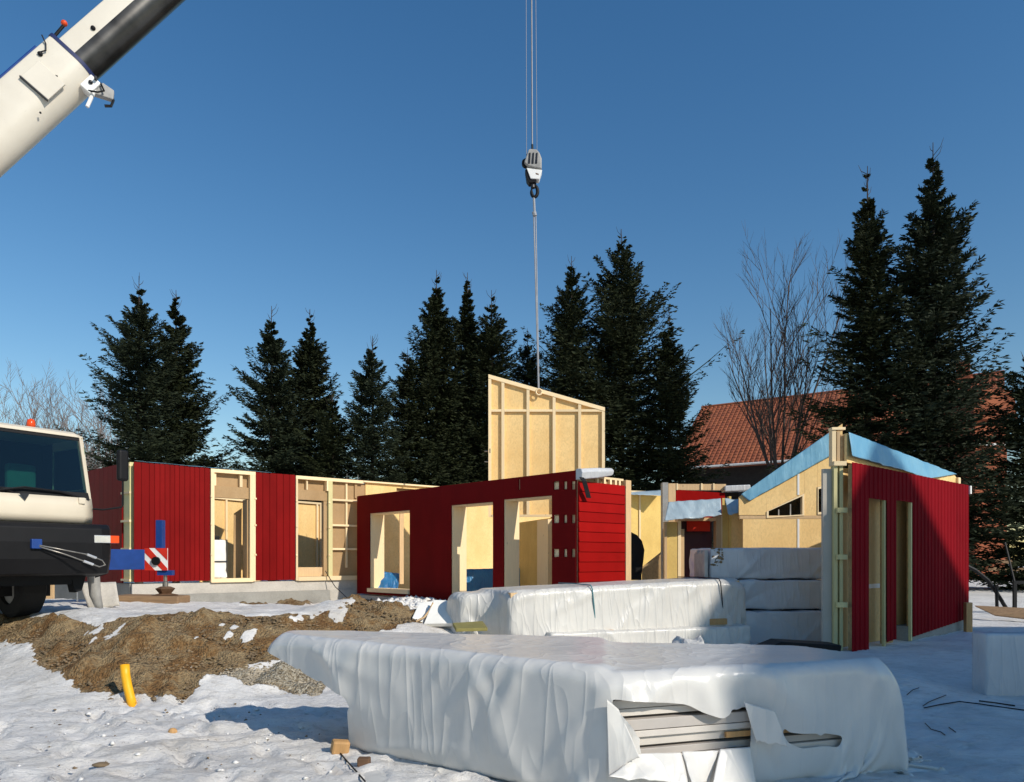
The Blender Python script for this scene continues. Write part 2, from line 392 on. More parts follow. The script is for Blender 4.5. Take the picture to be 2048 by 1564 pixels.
Fq = np.stack([ii[:-1, :-1].ravel(), ii[:-1, 1:].ravel(), ii[1:, 1:].ravel(), ii[1:, :-1].ravel()], 1)

t = NT('snow_and_soil')
wv = t.co(kind='World')
s1 = t.noise(wv, .9, 6, .65); s2 = t.noise(t.co((1, 1.8, 1), 'World'), 6, 6, .7)
snowc = t.ramp(s1, [(.3, (.58, .57, .55)), (.5, (.77, .745, .71)), (.75, (.87, .85, .81))])
snowc = t.mix(t.ramp(s2, [(.50, (0, 0, 0)), (.72, (.7,)*3)]), snowc, (.50, .465, .41))
trod = t.attr('trod'); mud = t.noise(wv, .55, 5, .7); snowc = t.mix(t.math('MULTIPLY', t.ramp(mud, [(.50, (0, 0, 0)), (.68, (.42,)*3)]), t.attr('trod')), snowc, (.42, .36, .28))
specks = t.noise(t.co((1, 1.5, 1), 'World'), 22, 6, .75)
trod = t.attr('trod')
spk = t.math('MULTIPLY', t.ramp(specks, [(.60, (0, 0, 0)), (.68, (1, 1, 1))]), trod)
snowc = t.mix(t.math('MULTIPLY', spk, .75), snowc, (.17, .12, .07))
d1 = t.noise(wv, 2.3, 6, .7); d2 = t.noise(wv, 24, 6, .72)
soil = t.ramp(d1, [(.30, (.13, .060, .022)), (.43, (.21, .120, .050)), (.55, (.30, .22, .125)), (.62, (.25, .17, .09)), (.74, (.18, .08, .026))])
soil = t.mix(.9, soil, t.ramp(d2, [(.3, (.25, .25, .25)), (.7, (.78, .78, .74))]), 'OVERLAY')
gr = t.voro(wv, 42, out=1); gs = t.n.new('ShaderNodeSeparateColor'); t.l.new(gr, gs.inputs[0])
gravc = t.ramp(gs.outputs[0], [(0, (.16, .125, .08)), (.5, (.33, .28, .2)), (1, (.52, .47, .37))])
soil = t.mix(t.attr('gravel'), soil, gravc)
ef = t.math('ADD', t.attr('dirt'), t.math('MULTIPLY', t.math('SUBTRACT', t.noise(wv, 13, 5, .7), .5), .9))
fac = t.ramp(ef, [(.44, (0, 0, 0)), (.54, (1, 1, 1))])
t.col(t.mix(fac, snowc, soil))
rr = t.ramp(fac, [(0, (.55,)*3), (1, (.95,)*3)]); t.l.new(rr, t.b.inputs['Roughness'])
t.b.inputs['Specular IOR Level'].default_value = .25
vch = t.voro(wv, 38)
hb = t.mix(fac, t.math('MULTIPLY', t.noise(t.co((1, 1.6, 1), 'World'), 13, 7, .74), .85), t.math('ADD', d2, t.math('MULTIPLY', vch, -.9)))
t.bump(hb, .9, .045)
M['ground'] = t.m
ground = fast_mesh('ground', V, Fq, M['ground'], smooth=True)
me = ground.data
for nm, arr in (('dirt', dirt), ('gravel', grv), ('trod', (1-sstep(2.2, 4.2, X_))*sstep(2, 4, Y_)*(1-sstep(18, 24, Y_)))):
    a = me.attributes.new(nm, 'FLOAT', 'POINT'); a.data.foreach_set('value', arr.ravel().astype(np.float32))
tag(ground, kind='structure')
def gz(x, y): return float(terrain(x, y))

# clods and stones: far too many to count
def clods(name, poly, n, rmin, rmax, mat, label, cat, seed, lift=.02, power=2.5):
    r = np.random.default_rng(seed); xs = [p[0] for p in poly]; ys = [p[1] for p in poly]
    X = r.uniform(min(xs), max(xs), n*4); Y = r.uniform(min(ys), max(ys), n*4)
    k = polysd(X, Y, poly) < .05*r.standard_normal(n*4); X = X[k][:n]; Y = Y[k][:n]; n = len(X)
    R = rmin+(rmax-rmin)*r.random(n)**power
    base = np.array([(0, 0, 1), (0, 0, -1), (1, 0, 0), (-.5, .87, 0), (-.5, -.87, 0), (.5, .5, .6), (-.6, .1, .6), (.2, -.7, .5)], float)
    # octa-like lump
    base = np.array([(0, 0, .8), (1, 0, .1), (.3, .95, 0), (-.8, .6, .1), (-.8, -.6, 0), (.3, -.95, .1), (0, 0, -.5)], float)
    fc = np.array([(0, 1, 2), (0, 2, 3), (0, 3, 4), (0, 4, 5), (0, 5, 1), (6, 2, 1), (6, 3, 2), (6, 4, 3), (6, 5, 4), (6, 1, 5)])
    an = r.uniform(0, 6.28, n); ca, sa = np.cos(an), np.sin(an)
    B = base[None]*(1+.35*r.standard_normal((n, 7, 3)))*R[:, None, None]
    x = B[..., 0]*ca[:, None]-B[..., 1]*sa[:, None]; y = B[..., 0]*sa[:, None]+B[..., 1]*ca[:, None]
    Vv = np.stack([x+X[:, None], y+Y[:, None], B[..., 2]*.8+terrain(X, Y)[:, None]+lift+R[:, None]*.3], -1).reshape(-1, 3)
    Ff = (fc[None]+7*np.arange(n)[:, None, None]).reshape(-1, 3)
    return tag(fast_mesh(name, Vv, Ff, mat), label, cat, kind='stuff')
M['clod'] = simple('soil_clod', (.19, .135, .078), .95, var=.5, scale=1.4, bump=.5)
M['stone'] = simple('gravel_stone', (.36, .31, .235), .9, var=.4, scale=7, bump=.3)
M['snowlump'] = simple('snow_lump', (.74, .72, .68), .6, var=.05)
clods('soil_clods', bank, 15000, .005, .036, M['clod'], 'loose lumps of brown frozen soil on the bank behind the yellow pipe', 'soil', 1, lift=.0, power=8)
clods('soil_clods', mound, 2200, .007, .04, M['clod'], 'loose brown soil crumbs on the small peaked heap', 'soil', 2, .02, 4)
clods('gravel_stones', gravel, 5000, .008, .028, M['stone'], 'light gravel patch between dirt bank and wrapped stack', 'gravel', 3, .01)
sr = pp([(640, 1200), (720, 1192), (800, 1196), (900, 1203), (905, 1245), (850, 1250), (790, 1212), (735, 1204)])
clods('snow_crumbs', sr, 900, .02, .10, M['snowlump'], 'broken lumps of dirty snow before the low red wall', 'snow', 4, .03, 2)
clods('snow_crumbs', pp([(-40, 1380), (330, 1440), (640, 1400), (680, 1564), (-40, 1600)]), 420, .006, .035, M['snowlump'], 'small lumps of trodden snow in the left foreground', 'snow', 8, .018, 6)
loose = pp([(60, 1410), (380, 1430), (520, 1400), (690, 1500), (640, 1560), (40, 1560)])
clods('soil_crumbs', loose, 90, .006, .022, M['clod'], 'scattered brown crumbs on the trodden snow in front', 'soil', 6, .035, 3)

# ---------------------------------------------------------------- wall frames
class W:
    """a wall standing between two points; local x along it, local -y towards the viewer, z up from its base"""
    def __init__(s, name, px0, Y0, px1, Y1, zb, label, cat):
        s.a = Vector((PX(px0, Y0), Y0)); s.b = Vector((PX(px1, Y1), Y1)); s.d = (s.b-s.a).normalized(); s.L = (s.b-s.a).length; s.zb = zb
        s.root = empty(name, (s.a.x, s.a.y, zb), math.atan2(s.d.y, s.d.x)); tag(s.root, label, cat)
    def u(s, px):
        k = (px-CX)/F; return (k*s.a.y-s.a.x)/(s.d.x-k*s.d.y)
    def Y(s, px): return s.a.y+s.d.y*s.u(px)
    def z(s, px, py): return PZ(py, s.Y(px))-s.zb
    def part(s, name, px0, px1, z0, z1, y0, y1, mat, label=None, **k):
        g = G().box(s.u(px0), s.u(px1), y0, y1, z0, z1); o = obj(name, g, mat, s.root, **k)
        if label: o['label'] = label
        return o
    def q(s, name, u0, u1, z0, z1, y0, y1, mat, parent=None, **k):
        return obj(name, G().box(u0, u1, y0, y1, z0, z1), mat, parent or s.root, **k)
    def poly(s, name, pts, y0, y1, mat, zs=None, **k):
        """pts in pixels"""
        return obj(name, G().prism([(s.u(a), s.z(a, b)) for a, b in pts], y0, y1), mat, s.root, **k)
def holes(g, u0, u1, z0, z1, hs, y0, y1):
    us = sorted({u0, u1, *[h[0] for h in hs], *[h[1] for h in hs]}); zs = sorted({z0, z1, *[h[2] for h in hs], *[h[3] for h in hs]})
    us = [u for u in us if u0 <= u <= u1]; zs = [z for z in zs if z0 <= z <= z1]
    nu, nz = len(us)-1, len(zs)-1
    solid = [[not any(h[0] <= (us[i]+us[i+1])/2 <= h[1] and h[2] <= (zs[j]+zs[j+1])/2 <= h[3] for h in hs) for j in range(nz)] for i in range(nu)]
    S = lambda i, j: 0 <= i < nu and 0 <= j < nz and solid[i][j]
    for i in range(nu):
        for j in range(nz):
            if not S(i, j): continue
            a, b, c, d = us[i], us[i+1], zs[j], zs[j+1]
            g.add([(a, y0, c), (b, y0, c), (b, y0, d), (a, y0, d)], [(0, 1, 2, 3)])
            g.add([(a, y1, c), (b, y1, c), (b, y1, d), (a, y1, d)], [(3, 2, 1, 0)])
            if not S(i-1, j): g.add([(a, y0, c), (a, y1, c), (a, y1, d), (a, y0, d)], [(3, 2, 1, 0)])
            if not S(i+1, j): g.add([(b, y0, c), (b, y1, c), (b, y1, d), (b, y0, d)], [(0, 1, 2, 3)])
            if not S(i, j-1): g.add([(a, y0, c), (b, y0, c), (b, y1, c), (a, y1, c)], [(3, 2, 1, 0)])
            if not S(i, j+1): g.add([(a, y0, d), (b, y0, d), (b, y1, d), (a, y1, d)], [(0, 1, 2, 3)])
    return g

# ---- left long wall
LZ = 1.17
L = W('long_house_wall', 265, 17.5, 716, 21.3, LZ, 'long unfinished house wall with red board panels and open timber bays on grey concrete', 'wall')
L2 = L.u(900)*1.0; H = 4.05-LZ
def boards(w, seams, z0, z1, y0, y1, mat, gap=.006):
    us = [w.u(p) for p in seams]
    for a, b in zip(us[:-1], us[1:]):
        m = b-.03
        g = G().box(a+.002, m, y0, y1, z0, z1); g.box(m, b-.002, y0+.014, y1-.003, z0+.002, z1-.002)
        obj('red_board', g, mat, w.root)
boards(L, [266, 281, 297, 307.5, 318, 328, 338, 347.5, 357, 367.5, 378, 387.5, 397, 407, 418], -.02, H-.03, -.10, -.06, M['red'])
boards(L, [509, 523, 537, 551, 564, 577, 588], -.04, H-.05, -.10, -.06, M['red'])
H2 = H-.05
L.part('fibreboard', 266, 418, .0, H-.06, -.03, .0, M['fibre']); L.part('fibreboard', 509, 588, .0, H-.08, -.03, .0, M['fibre'])
# bay one
for a, b in ((419, 426), (497, 508)): L.part('post', a, b, -.06, H2-.09, -.12, .12, M['stud'])
L.part('post', 426.5, 431, H2-.42, H2-.09, -.06, .04, M['stud']); L.part('post', 478, 483.5, H2-.42, H2-.09, -.06, .04, M['stud'])
L.part('top_plate', 419, 508, H2-.088, H2, -.12, .12, M['studx'])
L.part('fibreboard', 426.5, 496.5, H2-.42, H2-.09, .045, .07, M['fibre'])
L.part('lintel', 426.5, 496.5, H2-.72, H2-.425, -.05, .10, M['fibre'])
L.part('reveal_board', 493.5, 496.6, .03, H2-.73, -.02, .30, M['fibre'])
L.part('sill', 420, 503, -.07, .03, -.13, .12, M['studx'])
# bay two
L.part('post', 588.6, 592.5, -.06, H2-.1, -.12, .12, M['stud'])
L.part('top_plate', 588.6, 723, H2-.1, H2-.012, -.12, .12, M['studx'])
L.part('post', 611, 614, H2-.38, H2-.1, -.06, .04, M['stud'])
L.part('fibreboard', 593, 650, H2-.38, H2-.1, .045, .07, M['fibre'])
L.part('lintel', 593, 653, H2-.66, H2-.385, -.05, .10, M['fibre'])
L.part('reveal_board', 646, 653, .05, H2-.67, -.04, .10, M['fibre'])
L.part('sill', 592.8, 658, -.07, .04, -.13, .12, M['studx'])
L.part('threshold', 594, 646, .045, .30, .02, .10, M['tan'])
L.part('post', 653.5, 661.5, -.02, H2-.1, -.12, .12, M['treated'])
L.part('post', 650, 653.2, H2-.38, H2-.1, -.12, .1, M['stud'])
zb_ = [L.z(690, y) for y in (1000, 1050, 1097)]
L.part('fibreboard', 662, 731, .05, H2-.11, .0, .03, M['fibre'])
L.part('batten', 690, 693.4, .28, H2-.1, -.05, -.004, M['stud'])
L.part('batten', 708, 713, 2.3, H2-.1, -.05, -.004, M['fibre'])
for z in zb_: L.part('batten', 659, 718, z-.045, z+.01, -.10, -.052, M['studx'])
L.part('sill', 655, 719, -.07, .05, -.14, .12, M['studx'])
# smooth sheathed end
u0, u1 = L.u(730), L.u(1100)
g = holes(G(), u0, u1, -.5, H2-.06, [(L.u(792), L.u(832), H2-.42, H2-.15)], -.03, .02)
obj('plywood_sheet', g, M['ply'], L.root)
L.part('window_void_board', 790, 835, H2-.5, H2-.1, .08, .1, M['fibre'])
L.part('top_plate', 723.5, 1100, H2-.058, H2-.012, -.12, .12, M['studx'])
for p in (694, 716): 
    obj('threaded_rod', G().cyl((L.u(p), 0, H2-.02), (L.u(p), 0, H2+.16), .008, 6), M['steel'], L.root)
# little plugs of the cladding battens showing at the board edges
for px in (420, 508, 590, 655):
    for z in (.62, 1.4, 2.1):
        L.part('batten_end', px-2, px+1.6, z, z+.045, -.14, -.121, M['studx'])
# corner post and end wall
E = W('house_end_wall', 60, 21.5, 262, 17.55, LZ, 'dark red end wall behind the crane cab, with pale brackets on its corner post', 'wall')
e0, e1 = E.u(100), E.u(249)
for k in range(18):
    a = e0+(e1-e0)*k/18; b = e0+(e1-e0)*(k+1)/18
    obj('red_board', G().box(a+.003, b-.003, -.06, -.02, -.05, H-.03-(e1-a)*.02), M['red'], E.root)
E.q('fibreboard', e0, e1, -.0, H-.2, .0, .03, M['fibre'])
E.part('foundation', 60, 262, -.66, -.065, -.03, .25, M['concd'])
E.part('post', 250, 262, -.02, H-.02, -.03, .1, M['treated'])
for z in (.0, .75, 1.42, 2.1, H-.12):
    o = E.part('batten_end', 247.5, 265, z, z+.05, -.075, -.032, M['studx'])
# foundation
g = G().box(-.02, L.u(716), -.06, .3, -.44, -.072); obj('foundation', g, M['conc'], L.root)
g = G().box(-.02, L.u(652), -.26, -.062, -.80, -.34); o = obj('footing', g, M['concd'], L.root); o['label'] = 'darker grey lower footing'
g = G().box(L.u(652)+.01, L.u(716), -.12, -.062, -.80, -.34); obj('footing', g, M['conc'], L.root)
g = G().box(-.02, L.u(716), -.05, .3, -.8, -.45); obj('footing', g, M['concd'], L.root)
# films on top of the wall
def sheet(name, w, uvz, mat, label, cat, nu=40, nv=10, amp=.03, seed=1, sub=1, parent=None, thick=0):
    """uvz: four corners (world Vectors) a,b,c,d : a->b top edge, d->c lower edge; wrinkled sheet"""
    a, b, c, d = [Vector(v) for v in uvz]
    n = (b-a).cross(d-a).normalized(); vs = []
    U, Vv = np.meshgrid(np.linspace(0, 1, nu), np.linspace(0, 1, nv))
    A, B, Cc, D = [np.array(v) for v in (a, b, c, d)]
    Pt = (A[None, None]*(1-U)[..., None]+B[None, None]*U[..., None])*(1-Vv)[..., None]+(D[None, None]*(1-U)[..., None]+Cc[None, None]*U[..., None])*Vv[..., None]
    sc_ = 3.0
    h = .6*np.abs(fbm(Pt[..., 0]*sc_, Pt[..., 1]*sc_, Pt[..., 2]*1.5, seed, 3))*2-.5
    h = h+.2*np.abs(vnoise(Pt[..., 0]*9+Pt[..., 2]*4, Pt[..., 1]*9, Pt[..., 2]*2, seed+3))
    wv = .5*fbm(U*8, Vv*2, 0, seed+7, 3)
    Pt = Pt+np.array(n)[None, None]*(h*amp)[..., None]
    Pt[..., 2] += wv*amp*(Vv**1.5)
    i = np.arange(nu*nv).reshape(nv, nu)
    Fc = np.stack([i[:-1, :-1].ravel(), i[:-1, 1:].ravel(), i[1:, 1:].ravel(), i[1:, :-1].ravel()], 1)
    o = fast_mesh(name, Pt.reshape(-1, 3), Fc, mat, None, True)
    m = o.modifiers.new('thick', 'SOLIDIFY'); m.thickness = thick or .003
    if label: tag(o, label, cat)
    return o
def on(w, px, z, y): 
    u = w.u(px); p = Vector((w.a.x, w.a.y, w.zb))+Vector((w.d.x, w.d.y, 0))*u+Vector((-w.d.y, w.d.x, 0))*y; p.z += z; return p
sheet('membrane', L, (on(L, 300, H+.03, .35), on(L, 545, H2+.06, .35), on(L, 540, H2+.005, -.13), on(L, 266, H-.005, -.13)), M['bluefilm'], 'pale blue membrane lying folded along the top of the long red wall', 'membrane', 60, 8, .02, 3)
# rear interior partitions seen through the bays
def partition(name, px0, Y0, px1, Y1, zb, h, label, posts, mat=M['ply'], lower=None, rail=True):
    w = W(name, px0, Y0, px1, Y1, zb, label, 'wall')
    w.q('plywood_sheet', 0, w.L, 0, h, -.01, .03, mat)
    for p in posts: w.part('stud', p-1.6, p+1.6, .05, h-.06, -.07, -.012, M['stud'])
    if rail:
        w.q('top_plate', 0, w.L, h-.058, h, -.075, -.0125, M['studx']); w.q('bottom_plate', 0, w.L, 0, .05, -.075, -.0125, M['studx'])
    return w
partition('room_partition', 400, 20.6, 520, 22.8, 1.0, 2.5, 'plywood partition inside the first open bay, beyond the white bag', (450, 486))
partition('room_partition', 590, 22.6, 640, 23.4, 1.05, 2.45, 'plywood partition inside the second open bay beside the batten grid', (592, 632, 639))
# leaning brown board + white bag in first bay
pb = G().prism([(0, 0), (.2, 0), (.22, 1.9), (.02, 1.75)], 0, .03)
o = obj('leaning_board', pb, M['fibre']); bp = on(L, 481, 0, .55); o.location = bp; o.rotation_euler = (0, 0, .6)
tag(o, 'brown board leaning upright in the first open bay, right of the white bag', 'board')

# ---- central low red wall
MZ = .71
Mw = W('low_red_wall', 717, 21.0, 1155, 14.9, MZ, 'shaded red wall panel with three tall openings facing the wrapped timber packs', 'wall')
HM = 3.50-MZ
ops = [(Mw.u(742), Mw.u(822.5), Mw.z(780, 1179), Mw.z(753, 1026)), (Mw.u(905), Mw.u(989), -.2, Mw.z(915, 1010)), (Mw.u(1010), Mw.u(1107), -.2, Mw.z(1060, 995))]
top_o = [o_[3] for o_ in ops]
slots = []
for yy in (971, 1038, 1106):
    for a, b in ((1110.5, 1120), (1131, 1136), (1146.5, 1152.5)):
        zc = Mw.z((a+b)/2, yy); slots.append((Mw.u(a-.5), Mw.u(b+1), zc-.085, zc+.085))
slots.append((Mw.u(1040), Mw.u(1043), Mw.z(1041, 980), Mw.z(1041, 958)))
cuts = [0, Mw.u(742), Mw.u(822.5), Mw.u(905), Mw.u(989), Mw.u(1010), Mw.u(1107), Mw.L]
hm = ops+slots
def bits(a, b): return a, b
obj('red_panel', holes(G(), 0, Mw.u(822.5)-.002, 0, HM, ops[:1], -.05, -.02), M['red_shaded'], Mw.root)
obj('red_panel', holes(G(), Mw.u(822.5), Mw.u(905)-.002, -.03, HM-.001, ops[:2], -.05, -.02), M['red_shaded'], Mw.root)
obj('red_panel', holes(G(), Mw.u(905), Mw.u(1010)-.002, 0, HM, ops+slots, -.05, -.02), M['red_shaded'], Mw.root)
obj('red_panel', holes(G(), Mw.u(1010), Mw.L-.0, 0, HM-.001, ops+slots, -.05, -.02), M['red_shaded'], Mw.root)
# timber core behind cladding with reveals
core = holes(G(), .01, Mw.L-.02, .0, HM-.02, ops, .025, .30); obj('timber_core', core, M['stud'], Mw.root)
for s_ in slots[:9]:
    pass
g = G()
for yy in (971, 1038, 1106):
    zc = Mw.z(1130, yy); Mw.part('batten', 1108, 1156, zc-.075, zc+.075, -.012, .02, M['stud'])
Mw.part('batten', 1038, 1045, Mw.z(1041, 985), Mw.z(1041, 955), -.012, .02, M['stud'])
Mw.part('top_rail', 717.5, 1154, HM-.04, HM+.012, -.015, .32, M['redtrim'])
for a, b, oo in ((742, 745, ops[0]), (905, 908, ops[1]), (1010, 1013, ops[2])):
    Mw.q('jamb_board', oo[0]+.002, oo[0]+.03, max(oo[2], 0)+.002, oo[3]-.002, -.018, .42, M['stud'])
    Mw.q('head_board', oo[0]+.032, oo[1]-.002, oo[3]-.028, oo[3]-.002, -.015, .40, M['stud'])
Mw.q('sill', ops[0][0]-.05, ops[0][1]+.0, ops[0][2]-.09, ops[0][2]+.012, -.1, .40, M['studx'])
Mw.q('foundation', .02, Mw.L, -.75, -.035, -.035, .45, M['conc'])
# return wall with horizontal siding
Rw = W('siding_return_wall', 1155, 14.86, 1257, 15.95, MZ, 'bright red return wall of horizontal boards behind the wrapped packs', 'wall')
HR = 3.29-MZ; uR = Rw.u(1247)
nb = 14
for k in range(nb):
    z0 = -.3+(HR+.3)*k/nb; z1 = -.3+(HR+.3)*(k+1)/nb
    g = G().add([(.0, -.055, z0), (uR, -.055, z0), (uR, -.035, z1-.004), (.0, -.035, z1-.004), (.0, 0, z0), (uR, 0, z0), (uR, 0, z1-.004), (.0, 0, z1-.004)],
                [(0, 1, 2, 3), (7, 6, 5, 4), (0, 3, 7, 4), (1, 5, 6, 2), (3, 2, 6, 7), (0, 4, 5, 1)])
    obj('siding_board', g, M['redbright'], Rw.root)
Rw.part('corner_post', 1247.5, 1258, -.4, HR+.12, -.06, .28, M['tan'])
Rw.q('timber_core', 0.01, uR-.01, -.4, HR-.05, .003, .2, M['tan'])
Rw.q('top_plate', .25, uR, HR+.10, HR+.145, .0, .22, M['studx'])
for p in (1196, 1210, 1222, 1232, 1240): Rw.part('stud', p-1.7, p+1.7, HR-.05, HR+.10, -.0, .06, M['stud'])
Rw.q('header_board', .25, uR-.01, HR-.05, HR+.095, .07, .2, M['tan'])
# membrane roll and black strap
a = on(Mw, 1155, HM-.0, 0); g = G()
p0 = P(1157, 948, 14.8); p1 = P(1221, 944, 15.3)
d = (p1-p0); n_ = Vector((-d.y, d.x, 0)).normalized()
vs = []
for p, hh in ((p0, .115), (p0+d*.5, .11), (p1-d*.06, .085), (p1, .06)):
    for (dy, dz) in ((-.09, -1), (-.12, .2), (-.08, .9), (.08, 1), (.13, .2), (.1, -1)): vs.append(p+n_*dy+Vector((0, 0, hh*dz)))
g.add(vs, [(i*6+k, (i+1)*6+k, (i+1)*6+(k+1) % 6, i*6+(k+1) % 6) for i in range(3) for k in range(6)]+[tuple(range(6)), tuple(range(23, 17, -1))])
o = obj('membrane_roll', g, M['film3'], bevel=.02); tag(o, 'flattened pale grey membrane bundle lying on the wall corner below the hanging panel', 'membrane roll')
sp = [P(1163, 955, 14.72), P(1168, 963, 14.70), P(1173, 980, 14.80), P(1177, 996, 14.86)]
g = G()
for q in sp: g.v += [tuple(q-Vector((.05, .05, 0))), tuple(q+Vector((.05, .05, 0)))]
g.f += [(0, 1, 3, 2), (2, 3, 5, 4), (4, 5, 7, 6)]
o = obj('strap', g, M['black']); m = o.modifiers.new('t', 'SOLIDIFY'); m.thickness = .012; tag(o, 'black strap hanging from the grey bundle over bright red siding', 'strap')

# interior of the central building
Q1 = W('inner_wall', 1036, 20.6, 1120, 17.6, .3, 'plywood inner wall seen through the rightmost opening of the low red wall', 'wall')
Q1.q('plywood_sheet', 0, Q1.L, 0, 2.42, -.02, .02, M['insul'])
Q1.part('end_post', 1086, 1108, 0, 2.38, -.16, -.025, M['stud'])
Q1.part('grey_strip', 1080, 1085.5, 0, 2.38, -.06, -.025, M['greymetal'])
# blue film along the base of the rear wall
b0 = on(L, 740, .18-.0, -.25); 
sheet('blue_film', L, (P(905, 1139, 20.4), P(1040, 1136, 20.4), P(1040, 1190, 20.2), P(905, 1190, 20.2)), M['seablue'], 'strong blue film upright behind the middle opening of the low red wall', 'film', 40, 12, .04, 8)
sheet('blue_film', L, (P(752, 1142, 20.9), P(800, 1148, 20.9), P(796, 1180, 20.6), P(752, 1182, 20.6)), M['seablue'], 'crumpled blue film behind the leftmost opening of the low red wall', 'film', 30, 12, .12, 9)
# tall stud leaning in the first opening
o = obj('leaning_plank', G().box(-.06, .06, -.02, .02, 0, 2.2), M['tan']); o.location = P(803, 1168, 20.7); o.rotation_euler = (0, .0, .5)
tag(o, 'narrow tan plank upright inside the leftmost opening of the low red wall', 'plank')

# ---- hanging panel
YP = 18.85
def pl(px): return PX(px, YP)
pw = empty('hanging_wall_panel', (pl(977), YP, PZ(1034, YP))); tag(pw, 'pale plywood wall panel with slanting top and studs hanging from the crane sling', 'wall panel')
zb = PZ(1034, YP); x0 = 0; x1 = pl(1209)-pl(977)
zt = lambda x: PZ(750, YP)-zb-(PZ(750, YP)-PZ(816, YP))*(x/x1)
obj('plywood_sheet', G().prism([(x0+.01, .02), (x1-.01, .02), (x1-.01, zt(x1)-.02), (x0+.01, zt(x0)-.02)], .0, .02), M['ply'], pw)
th = .075; dp = -.075
obj('edge_stud', G().prism([(0, 0), (th, 0), (th, zt(th)-.1), (0, zt(0)-.1)], dp, .022), M['stud'], pw)
obj('edge_stud', G().prism([(x1-th, 0), (x1, 0), (x1, zt(x1)-.1), (x1-th, zt(x1-th)-.1)], dp, .022), M['stud'], pw)
obj('top_plate', G().prism([(-.0, zt(0)-.098), (x1, zt(x1)-.098), (x1, zt(x1)), (0, zt(0))], dp-.01, .022), M['studx'], pw)
for p in (1006, 1056, 1108, 1159):
    c = pl(p)-pl(977); obj('stud', G().prism([(c-.038, .062), (c+.038, .062), (c+.038, zt(c)-.10), (c-.038, zt(c)-.10)], dp, -.002), M['stud'], pw)
zl = PZ(822, YP)-zb
px_ = [th]+[pl(p)-pl(977) for p in (1006, 1056, 1108, 1159)]+[x1-th]
for i in range(5):
    a = px_[i]+(.04 if i else .002); b = px_[i+1]-(.04 if i < 4 else .002)
    obj('noggin', G().box(a, b, dp+.004, -.002, zl-.03, zl+.03), M['studx'], pw)
obj('bottom_plate', G().box(th+.002, x1-th-.002, dp-.012, -.002, 0, .06), M['studx'], pw)
g = G()
for k in range(14):
    a = 2*math.pi*k/14
ring = [(pl(1077.5)-pl(977)+.075*math.cos(a), -.12, PZ(786, YP)-zb+.075*math.sin(a)) for a in np.linspace(0, 2*math.pi, 17)]
obj('lifting_ring', G().tube(ring, .022, 8), M['stud'], pw, smooth=True)
for py in (903, 924): obj('screw', G().cyl((-.10, -.04, PZ(py, YP)-zb), (0, -.04, PZ(py, YP)-zb), .014, 6), M['steel'], pw)
obj('slot', G().box(.03, .05, dp-.003, dp+.001, PZ(907, YP)-zb, PZ(898, YP)-zb), M['black'], pw)

# ---- middle gap: rear wall, porch, black film
Nw = W('rear_room_wall', 1250, 24.0, 1330, 24.5, .7, 'yellowish rear wall between the siding corner and the porch frame', 'wall')
Nw.q('yellow_board', 0, Nw.L, 0, 3.2, -.01, .03, M['insul']); Nw.part('stud', 1277, 1280, .1, 3.15, -.05, -.012, M['stud'])
Nw.q('top_plate', 0, Nw.L, 3.2, 3.25, -.1, .1, M['studx'])
sheet('membrane', Nw, (P(1258, 984, 24), P(1330, 980, 24.2), P(1330, 992, 23.7), P(1258, 989, 23.7)), M['greyfilm'], 'thin grey blue film along the top of the yellowish rear wall', 'membrane', 24, 6, .03, 5)
o = obj('leaning_sheet', G().prism([(0, 0), (.62, 0), (.62, 1.45), (.5, 1.3), (0, .9)], 0, .02), M['osb']); o.location = (PX(1284, 18.5), 18.5, gz(3.2, 18.5)+.35); tag(o, 'brown strand board offcut leaning between the siding corner and porch', 'board')
cv = [(1250, 1160), (1250, 1066), (1262, 1064), (1274, 1070), (1284, 1082), (1289, 1100), (1287, 1120), (1283, 1150), (1283, 1160)]
o = obj('black_film', G().prism([(PX(a, 18.0), PZ(b, 18.0)) for a, b in cv], 18.0, 18.05), M['black']); tag(o, 'black film with a curved edge right of the bright red siding', 'film')
NP = 16.9
pt = empty('porch_frame', (0, NP, 0)); tag(pt, 'unfinished porch frame with tan posts, red panel and dark doorway', 'porch')
def ppart(name, px0, px1, py0, py1, y0, y1, mat, parent=pt, Y=NP, **k):
    return obj(name, G().box(PX(px0, Y), PX(px1, Y), y0, y1, PZ(py1, Y), PZ(py0, Y)), mat, parent, **k)
ppart('post', 1325, 1336, 965, 1200, -.02, .2, M['greymetal']); ppart('post', 1336.5, 1351, 967, 1200, -.02, .2, M['tan'])
ppart('header', 1351.5, 1452, 968, 980, .0, .16, M['tan'])
for p in (1354, 1403, 1427): ppart('stud', p-1.5, p+1.5, 967, 980, -.03, -.002, M['stud'])
obj('red_panel', G().prism([(PX(1352, NP), PZ(1040, NP)), (PX(1450, NP), PZ(1040, NP)), (PX(1450, NP), PZ(986, NP)), (PX(1352, NP), PZ(979, NP))], .0, .03), M['redbright'], pt)
obj('end_bundle', G().prism([(PX(1448, NP), PZ(984, NP)), (PX(1500, NP), PZ(981, NP)), (PX(1498, NP), PZ(970, NP)), (PX(1448, NP), PZ(972, NP))], -.1, .2), M['film3'], pt, bevel=.02)
ppart('dark_opening', 1446, 1484, 984, 1002, .22, .26, M['shade_dark'])
dz = -.55
ppart('yellow_post', 1324, 1344, 1046, 1200, dz, dz+.14, M['insul']); ppart('post', 1318.5, 1323.5, 1046, 1200, dz-.03, dz+.1, M['tan'])
ppart('post', 1345, 1351, 1044, 1200, dz-.01, dz+.3, M['stud']); ppart('post', 1351.6, 1358, 1060, 1200, dz+.03, dz+.2, M['tan'])
ppart('lintel', 1345, 1418, 1038, 1044, dz-.02, dz+.3, M['tan'])
